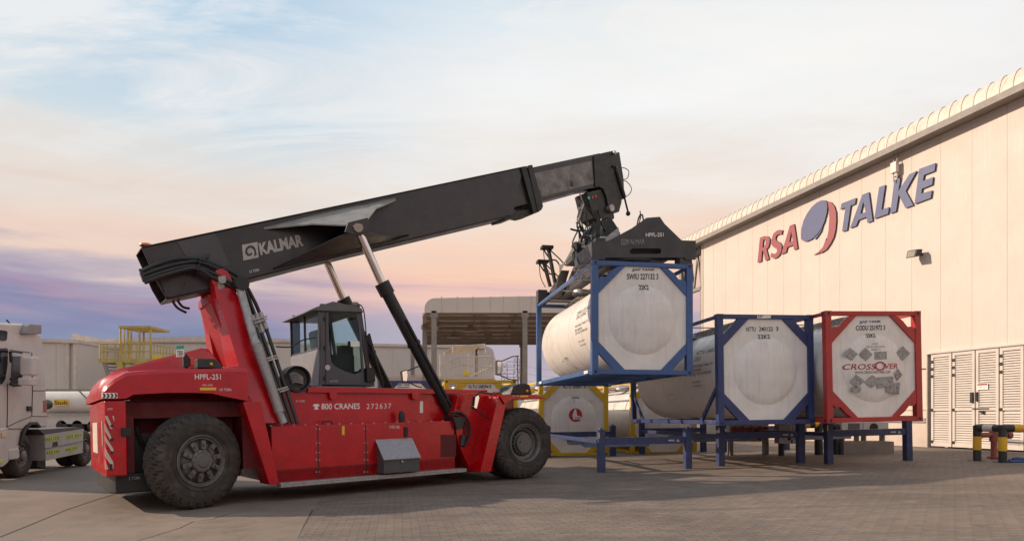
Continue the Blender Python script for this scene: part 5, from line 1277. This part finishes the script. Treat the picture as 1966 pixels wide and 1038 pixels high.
hb=P3(895,716); m=MB(); m.rev([(-.12,.001),(-.11,.12),(.02,.14),(.08,.12),(.12,.06),(.13,.001)],hb,18,'z'); tag(m.build('yellow_drum',YPT),'small rounded yellow drum standing on the cream access platform','drum')
# yellow access platform on the left
Yd=34.; P3=lambda x,y,d=0:D0.un(x,y,Yd+d)
yp=thing('access_platform','yellow steel access platform with stairs and roofed cage above the red bonnet','access platform')
m=MB()
for y in(659,674,691): m.tube([P3(192,y),P3(290,y)],.045,6)
for x in(192,199,206,221,236,250,262,275,290): m.tube([P3(x,659),P3(x,691)],.04,6)
for x,y in((192,659),(192,691)): m.tube([P3(x,y),P3(x+14,y+ (0),2.)],.04,6)
for x in range(290,345,6): m.tube([P3(x,662+(x-290)*.1),P3(x,690)],.03,5)
m.tube([P3(290,661),P3(345,668)],.035,6); m.tube([P3(290,675),P3(345,680)],.03,6)
m.build('railing',STY,yp)
m=MB()
for x,d in((231,0),(246,0),(268,0),(289,0),(252,1.5),(238,1.5),(276,1.5)): m.tube([P3(x,628,d),P3(x,700,d)],.05,6)
for y in(690,): m.beam(P3(190,y+2),P3(292,y+2),.12,.2)
m.beam(P3(230,693),P3(236,720),.25,.3); m.beam(P3(262,693),P3(300,700),.2,.3); m.beam(P3(285,693),P3(285,740),.25)
m.build('support_frame',STY,yp)
m=MB(); a=P3(230,630);b=P3(291,631); m.box(a.x,b.x,Yd-.1,Yd+1.8,a.z,a.z+.12); m.build('cage_roof',STY,yp)
m=MB(); a=P3(190,691);b=P3(292,691); m.box(a.x,b.x,Yd,Yd+2.2,a.z-.08,a.z); m.build('platform_floor',STY,yp)
m=MB()
for i in range(7):
    x=201+i*2.4;y=697+i*6.5; a=P3(x,y);b=P3(x+24,y); m.box(a.x,b.x,Yd+.2,Yd+.5,a.z-.03,a.z+.03)
m.beam(P3(199,691),P3(215,742),.06,.2); m.beam(P3(225,691),P3(240,742),.06,.2)
m.build('stair_flight',CSTL,yp)
m=MB(); m.prism([(lambda p:(p.x,p.z))(P3(x,y)) for x,y in((293,682),(313,682),(313,688),(293,688))],Yd-.06,Yd-.02); sgn=m.build('notice',YPT,yp)
# ------------------------------------------------ tank trailer beyond the white truck
TY=58.; f=frame(((62-CX)/F*TY,TY,0),0)
tt=thing('tank_trailer','white tank trailer with a yellow name board, beyond the white truck','tank trailer',f)
pxu=lambda x,y:f.un(x,y,0)
m=MB(); z0_=pxu(90,792).z; z1_=pxu(90,750).z; xr=pxu(181,770).x; zc=(z0_+z1_)/2; Rt=(z1_-z0_)/2
m.rev([(.0,.001),(.05,Rt*.7),(.3,Rt),(xr-.3,Rt),(xr-.08,Rt*.75),(xr,.001)],(0,Rt,zc),40,'x'); tk=m.build('tank_shell',TANK,tt)
m=MB()
for x in(0,xr): 
    for y in(0,2*Rt): m.box(x-.08,x+.08,y-.08,y+.08,z0_-.05,z1_+.15)
for y in(0,2*Rt):
    for z in(z0_-.05,z1_+.1): m.box(0,xr,y-.06,y+.06,z-.06,z+.06)
m.beam((xr-1.4,-.05,z1_+.1),(xr,-.05,z0_+.6),.1); m.beam((xr-2.6,-.05,z1_),(xr-1.4,-.05,z1_+.1),.08)
m.build('tank_frame',CSTL,tt)
q=f.uz(-.1,(104,766),(131,766),(131,778.5),(104,778.5)); nb=MB().prism(q,-.14,-.1).build('name_board',YPT,tt)
ptxt(f,-.142,"Stolt",(104,776.5),(130,776.5),(104,768.5),nb,mat('brown_lettering',(.12,.05,.03),.6),bold=.03)
m=MB(); m.box(-1,xr+1,.3,2*Rt-.3,z0_-.55,z0_-.15); m.box(xr-4.4,xr+1.,.2,2*Rt-.2,z0_-1.0,z0_-.5); m.box(xr-3,xr+2,.1,.3,.7,1.05); m.build('chassis',LOUV,tt)
for x in(xr-.2,xr-1.6,xr-3.): m=MB(); m.cyl((x,.1,.5),(x,.45,.5),.5,n=20); m.cyl((x,2*Rt-.45,.5),(x,2*Rt-.1,.5),.5,n=20); m.build('wheel',RUB,tt)
m=MB(); p=f.un(107,775,-3.); m.cyl((p.x,-3.4,p.z),(p.x+1.1,-3.4,p.z),.62,n=24)
# ------------------------------------------------ barrier, hydrant, hose by the louvred doors
BYL=mat('barrier_yellow',(.74,.40,.02),.5,dirtamt=.3,dirt=(.2,.13,.03)); BBK=mat('barrier_black',(.03,.028,.027),.5,var=.3)
p1=gpt(1876,884);p2=gpt(1925,887);p3=p2+V((1.7,-.35,0)); p3.z=gz(p3.x)
HB=CZ+(HY-817)/F*p2.y-p2.z
gr=thing('pipe_barrier','yellow and black pipe barrier round the hydrant in front of the louvred doors','barrier')
for p in(p1,p2,p3):
    m=MB(); h=HB+p2.z-p.z
    m.cyl(p,p+V((0,0,h)),.09,n=20); m.box(p.x-.14,p.x+.14,p.y-.14,p.y+.14,p.z,p.z+.012); po=m.build('post',BBK,gr)
    MB().cyl(p+V((0,0,.28)),p+V((0,0,.62)),.093,n=20).build('yellow_band',BYL,po)
m=MB(); zt_=p2.z+HB-.06; a=V((p1.x,p1.y,zt_));b=V((p2.x,p2.y,zt_));c_=V((p3.x,p3.y,zt_))
m.cyl(a,b,.09,n=20); m.cyl(b,c_,.09,n=20)
for p in(a,b,c_): m.sphere(p,.095,8)
rl=m.build('rail',BBK,gr)
MB().cyl(a+(b-a)*.3,a+(b-a)*.68,.094,n=20).build('white_sleeve',mat('sleeve_white',(.6,.5,.45),.5),rl)
MB().cyl(b+(c_-b)*.13,b+(c_-b)*.9,.094,n=20).build('yellow_band',BYL,rl)
hp=gpt(1908,880)
m=MB(); m.cyl(hp,hp+V((0,0,.62)),.07,n=14); m.cyl(hp+V((0,0,.02)),hp+V((0,0,.06)),.15,n=14); m.cyl(hp+V((-.32,0,.62)),hp+V((.32,0,.62)),.07,n=14); m.cyl(hp+V((0,0,.45)),hp+V((0,0,.7)),.10,n=14)
for dx in(-.34,.34): m.cyl(hp+V((dx,0,.62)),hp+V((dx*1.3,0,.62)),.10,n=12)
for dx in(-.1,.16): m.cyl(hp+V((dx,0,.68)),hp+V((dx,0,.84)),.02,n=8); m.cyl(hp+V((dx,0,.84)),hp+V((dx,0,.86)),.09,n=14)
tag(m.build('fire_hydrant',HYD),'rusty red fire hydrant with two outlets inside the pipe barrier','hydrant')
m=MB(); p=gpt(1950,887); 
for i in range(3): m.tube([p+V((-.25+.1*i,0,.03+.03*i)),p+V((.1,.12,.05+.03*i)),p+V((.6,.05,.04)),p+V((.9,-.1,.04+.02*i)),p+V((.3,-.15,.03)),p+V((-.2,-.05,.03))],.028,7,6)
tag(m.build('blue_hose',mat('blue_hose',(.03,.09,.22),.5)),'blue hose lying in loops on the ground beside the pipe barrier','hose')
# second barrier and small equipment behind the stands
b1=thing('pipe_barrier','yellow and black pipe barrier seen low between the navy and the red framed tanks','barrier'); Yb=20.
P3=lambda x,y,d=0:D0.un(x,y,Yb+d)
m=MB(); a,b=P3(1496,815),P3(1585,815); m.cyl(a,b,.10,n=14)
c0=P3(1590,822); m.tube([V((P3(1572,0).x,Yb,gz(6))),V((P3(1572,0).x,Yb,c0.z)),V((P3(1577,0).x,Yb,a.z)),V((P3(1590,0).x,Yb,a.z+.02)),V((P3(1603,0).x,Yb,a.z-.05)),V((P3(1606,0).x,Yb,c0.z-.2)),V((P3(1606,0).x,Yb,gz(6)))],.12,12,5)
for x in(1500,1540): m.cyl((P3(x,0).x,Yb,0),(P3(x,0).x,Yb,a.z),.09,n=12)
rl=m.build('rail',BBK,b1); m=MB()
for x in(1503,1523,1543,1563): m.cyl(P3(x,815),P3(x+10,815),.104,n=14)
m.build('yellow_band',BYL,rl)
for i,(x0_,x1_,fan) in enumerate(((1616,1656.5,0),(1657.5,1706,1))):
    Ya=19.8; a=D0.un(x0_,829.5,Ya);b=D0.un(x1_,810,Ya)
    ac=thing('air_conditioner','grey air conditioning unit with %s seen under the red framed tank'%('round black fan grille' if fan else 'upright slatted grille'),'air conditioner')
    m=MB(); m.box(a.x,b.x,Ya,Ya+.35,a.z,b.z); m.build('casing',mat('ac_casing',(.50,.48,.46),.5),ac,bevel=.01)
    m=MB()
    for xx in(a.x+.08,b.x-.12): m.box(xx,xx+.04,Ya+.05,Ya+.3,D0.un(0,847,20.).z,a.z)
    m.build('leg',CSTL,ac)
    m=MB(); cxx=a.x+(b.x-a.x)*.42; czz=(a.z+b.z)/2; hh=(b.z-a.z)
    if fan:
        m.rev([(Ya-.012,.001),(Ya-.012,hh*.40),(Ya-.004,hh*.42)],(cxx,0,czz),24)
    else:
        for k in range(12): m.box(a.x+.2+k*.03,a.x+.215+k*.03,Ya-.008,Ya-.002,a.z+.03,b.z-.03)
    m.build('grille',BLK,ac)
pc=MB(); a=D0.un(1610,865,20.);b=D0.un(1706,846,20.); pc.box(a.x,b.x,19.7,20.4,gz(12)-.05,b.z); tag(pc.build('concrete_plinth',CON,bevel=.02),'low concrete plinth carrying the outdoor air conditioning units','plinth')
# manifold cabinet low behind the navy tank
mf=thing('pipe_manifold','cream cabinet with rusty valve wheels, seen low under the navy framed tank','pipe manifold'); Ym=20.5
P3=lambda x,y,d=0:D0.un(x,y,Ym+d)
m=MB(); a,b=P3(1402,847),P3(1476,813); m.box(a.x,b.x,Ym,Ym+.4,a.z,b.z); m.build('cabinet',WALL2,mf,bevel=.01)
m=MB(); 
for y in(824,838): m.cyl(P3(1402,y,-.1),P3(1476,y,-.1),.04,n=8)
for x in(1410,1425,1443,1458,1470): m.cyl(P3(x,824,-.15),P3(x,824,-.2),.10,n=12); m.cyl(P3(x,818,-.1),P3(x,845,-.1),.03,n=8)
m.build('valve_wheel',HYD,mf)
m=MB(); 
for x in(1405,1473): q=P3(x,840); m.box(q.x-.05,q.x+.05,Ym,Ym+.3,0,a.z)
m.build('leg',CSTL,mf)
cs=thing('mesh_crate','grey mesh crates behind the navy framed tank stand','crate'); m=MB()
for x0_,x1_ in((1497,1520),(1523,1548)):
    a,b=P3(x0_,829,-.8),P3(x1_,812,-.8); 
    for k in range(9): xx=a.x+(b.x-a.x)*k/8; m.box(xx-.012,xx+.012,Ym-.8,Ym-.78,a.z,b.z)
    for k in range(5): zz=a.z+(b.z-a.z)*k/4; m.box(a.x,b.x,Ym-.8,Ym-.775,zz-.01,zz+.01)
    m.box(a.x,b.x,Ym-.76,Ym-.4,a.z-.35,b.z)
m.build('mesh_side',GALV,cs)
# ------------------------------------------------ white truck on the left
TA=rad(12); tb=V((-math.cos(TA),-math.sin(TA),0)); ta=V((-math.sin(TA),math.cos(TA),0))
p=gpt(57,915)
TF=Fr(V((p.x,p.y,p.z)),ta,tb,(0,0,1))   # x to the rear, y into the truck
tr=thing('truck','white tractor truck with tall cab and sleeper, seen from its side at the left edge','truck',TF)
tz=lambda v,*pts:TF.uz(v,*[(x/3.145,600+y/3.145) for x,y in pts])
# cab body side: traced silhouette, full width 2.5 m
cab=tz(.08,(0,925),(-60,900),(-75,600),(-60,200),(-20,60),(160,68),(255,140),(268,235),(285,560),(287,690),(245,690),(225,665),(180,668),(150,700),(120,800),(115,835),(60,895))
sw=tz(.08,(48,430),(60,250),(75,240),(135,250),(140,380),(120,435))
m=MB(); m.prism(cab,.08,2.5); cb=m.build('cab',TRK,tr,bevel=.05)
q=tz(.08,(64,428),(72,262),(128,262),(134,300),(128,415),(95,432)); MB().prism(q,.065,.08).build('side_window',GLS,cb,bevel=.01)
q=tz(.08,(-40,432),(-35,215),(38,212),(46,225),(40,330),(28,400),(10,430)); MB().prism(q,.06,.08).build('windscreen',GLS,cb,bevel=.02)
q=tz(.08,(-30,165),(-25,100),(35,108),(42,120),(38,160),(30,170)); MB().prism(q,.062,.08).build('top_window',GLS,cb,bevel=.01)
m=MB()
for l_ in([(45,425),(45,600),(42,690)],[(192,240),(196,470),(192,625)],[(60,225),(180,240)],[(42,690),(100,660),(190,625),(285,625)],[(196,470),(283,470)],[(150,700),(50,700)]):
    P=[V((a,.075,b)) for a,b in tz(.075,*l_)]; m.tube(P,.009,5)
m.build('door_gap',BLK,cb)
m=MB(); q=tz(.07,(162,563),(190,563),(190,592),(162,592)); m.prism(q,.04,.08); m.build('door_handle',BLK,cb,bevel=.01)
q=tz(.07,(263,530),(283,530),(283,600),(263,600)); MB().prism(q,.07,.08).build('red_sticker',mat('faded_red',(.35,.13,.10),.5),cb)
m=MB(); q=tz(-.1,(168,128),(185,85),(200,68),(268,72),(268,128),(185,132)); m.prism(q,-.05,.5); m.build('air_deflector',mat('deflector_grey',(.25,.235,.23),.5),tr,bevel=.03)
m=MB(); q=tz(-.15,(132,270),(150,261),(183,268),(185,300),(183,370),(172,378),(133,376)); m.prism(q,-.35,-.1); q=tz(-.15,(120,392),(176,390),(178,432),(168,440),(122,438)); m.prism(q,-.33,-.1)
mi=m.build('mirror',TRK,tr,bevel=.03)
m=MB(); 
for pp in([(62,240),(80,232),(130,240)],[(65,400),(90,392),(130,380)],[(60,430),(85,440),(125,436)],[(62,235),(66,300)]): m.tube([V((a,-.05,b)) for a,b in tz(-.05,*pp)],.03,6)
m.build('mirror_arm',BLK,mi)
m=MB(); m.tube([V((a,.4,b)) for a,b in tz(.4,(60,90),(55,60),(40,45))],.02,5); m.prism(tz(.2,(58,90),(62,72),(82,78),(80,95)),.15,.3); m.build('roof_lamp',BLK,tr)
m=MB(); ar=tz(.05,(118,800),(132,720),(160,680),(190,662),(222,662),(246,690),(236,695),(215,676),(185,676),(160,700),(138,745),(128,800)); m.prism(ar,.02,.3); m.prism(tz(.25,(232,700),(270,720),(278,940),(225,930)),.25,2.3)
m.prism(tz(.3,(130,720),(230,690),(230,900),(110,900)),.5,2.2); m.build('wheel_arch',BLK,tr,bevel=.01)
m=MB(); m.prism(tz(.05,(52,825),(118,815),(122,870),(112,882),(55,890)),.05,.4); m.prism(tz(.06,(-60,720),(40,690),(52,760),(55,900),(20,930),(-60,930)),.06,2.45); m.build('bumper',TRK,tr,bevel=.03)
q=tz(.05,(8,722),(36,716),(38,748),(10,752)); MB().prism(q,.035,.06).build('marker_lamp',mat('cream_lamp',(.7,.6,.35),.3),tr,bevel=.01)
q=tz(.05,(0,895),(20,890),(22,903),(0,908)); MB().prism(q,.04,.06).build('reflective_tape',mat('fluorescent',(.55,.65,.06),.5),tr)
FLU=MT['fluorescent']
sp_=tz(.06,(270,735),(505,698),(500,845),(278,892)); m=MB(); m.prism(sp_,.06,.5); 
sk=m.build('side_skirt',mat('skirt_white',(.40,.38,.36),.45,var=.12,dirtamt=.4,dirt=(.25,.22,.2)),tr,bevel=.01)
m=MB(); m.prism(tz(.05,(240,705),(470,690),(505,700),(270,735)),.06,.7); m.tube([V((a,.05,b)) for a,b in tz(.05,(275,820),(500,775))],.012,5); m.build('chassis_deck',CGR,tr)
chv=MB(); bk=MB()
for x0_,y0_,x1_,y1_ in((275,765,360,752),(402,750,490,736),(285,845,363,832),(397,826,470,813)):
    a,b,c_,d=tz(.05,(x0_,y0_-11),(x1_,y1_-11),(x1_,y1_+11),(x0_,y0_+11)); chv.prism([a,b,c_,d],.052,.06)
    for k in range(8):
        L_=lambda s_,t_:(lambda A,Bq:(A[0]+(Bq[0]-A[0])*t_,A[1]+(Bq[1]-A[1])*t_))((a[0]+(b[0]-a[0])*s_,a[1]+(b[1]-a[1])*s_),(d[0]+(c_[0]-d[0])*s_,d[1]+(c_[1]-d[1])*s_))
        s0=.03+k*.12; dr=.04 if k>=4 else -.04; bk.prism([L_(s0+.02,.08),L_(s0+.06,.08),L_(s0+.06+dr,.5),L_(s0+.06,.92),L_(s0+.02,.92),L_(s0+.02+dr,.5)],.048,.052)
cc=chv.build('reflective_tape',FLU,sk); bk.build('chevron',BLK,cc)
q=tz(.05,(322,780),(346,776),(350,805),(318,808)); MB().prism(q,.045,.06).build('recess',BLK,sk)
def twheel(x,y,z,R,W,dual=0):
    m=MB(); m.rev([(.06,R*.52),(.02,R*.60),(0,R*.75),(.03,R*.93),(.07,R),(W-.07,R),(W-.03,R*.93),(W,R*.75),(W-.02,R*.6),(W-.06,R*.52)],(0,0,0),48)
    for a in(.12,.18): m.rev([(a-.008,R+.001),(a,R-.02),(a+.008,R+.001)],(0,0,0),48)
    w_=MB(); w_.rev([(.05,R*.54),(.04,R*.50),(.10 if not dual else .2,R*.44),(.10 if not dual else .22,R*.2)],(0,0,0),36); w_.rev([(.12,R*.25),(.0,R*.22),(-.03,R*.12),(-.03,.001)],(0,0,0),24)
    for i in range(10): a=2*PI*i/10; w_.cyl((math.cos(a)*R*.32,.10,math.sin(a)*R*.32),(math.cos(a)*R*.32,.04,math.sin(a)*R*.32),.03,n=6); 
    o=w_.build('wheel',mat('truck_rim',(.20,.18,.17),.5,metal=.3,var=.3),tr); o.location=(x,y,z); m.build('tyre',RUB,o)
twheel(0,.12,.51,.51,.33)
r2=TF.un(537/3.145,600+815/3.145,.1); 
tx=TF.un(168,895,.1).x
twheel(tx,.1,.51,.5,.33,1); twheel(tx,.46,.51,.5,.33,1); twheel(tx,2.1,.51,.5,.33,1); twheel(0,2.2,.51,.51,.33)
m=MB(); m.box(.6,tx+.6,.75,.85,.55,.85); m.box(.6,tx+.6,1.7,1.8,.55,.85); m.cyl((tx-.3,1.0,.9),(tx-.3,1.0,1.0),.4); m.box(1.6,tx+.4,.7,1.9,.86,.92)
m.build('chassis_beam',CGR,tr)
m=MB(); m.cyl((1.9,.5,1.78),(2.1,.5,1.78),.0) if 0 else None
q=TF.un(92,776,.6); m.cyl((q.x-.40,.6,q.z),(q.x-.02,.6,q.z),.13,n=20); m.tube([(1.7,.9,1.0),(1.9,.8,q.z),(q.x,.5,q.z)],.03,6,4); m.build('air_cleaner',BLK,tr)
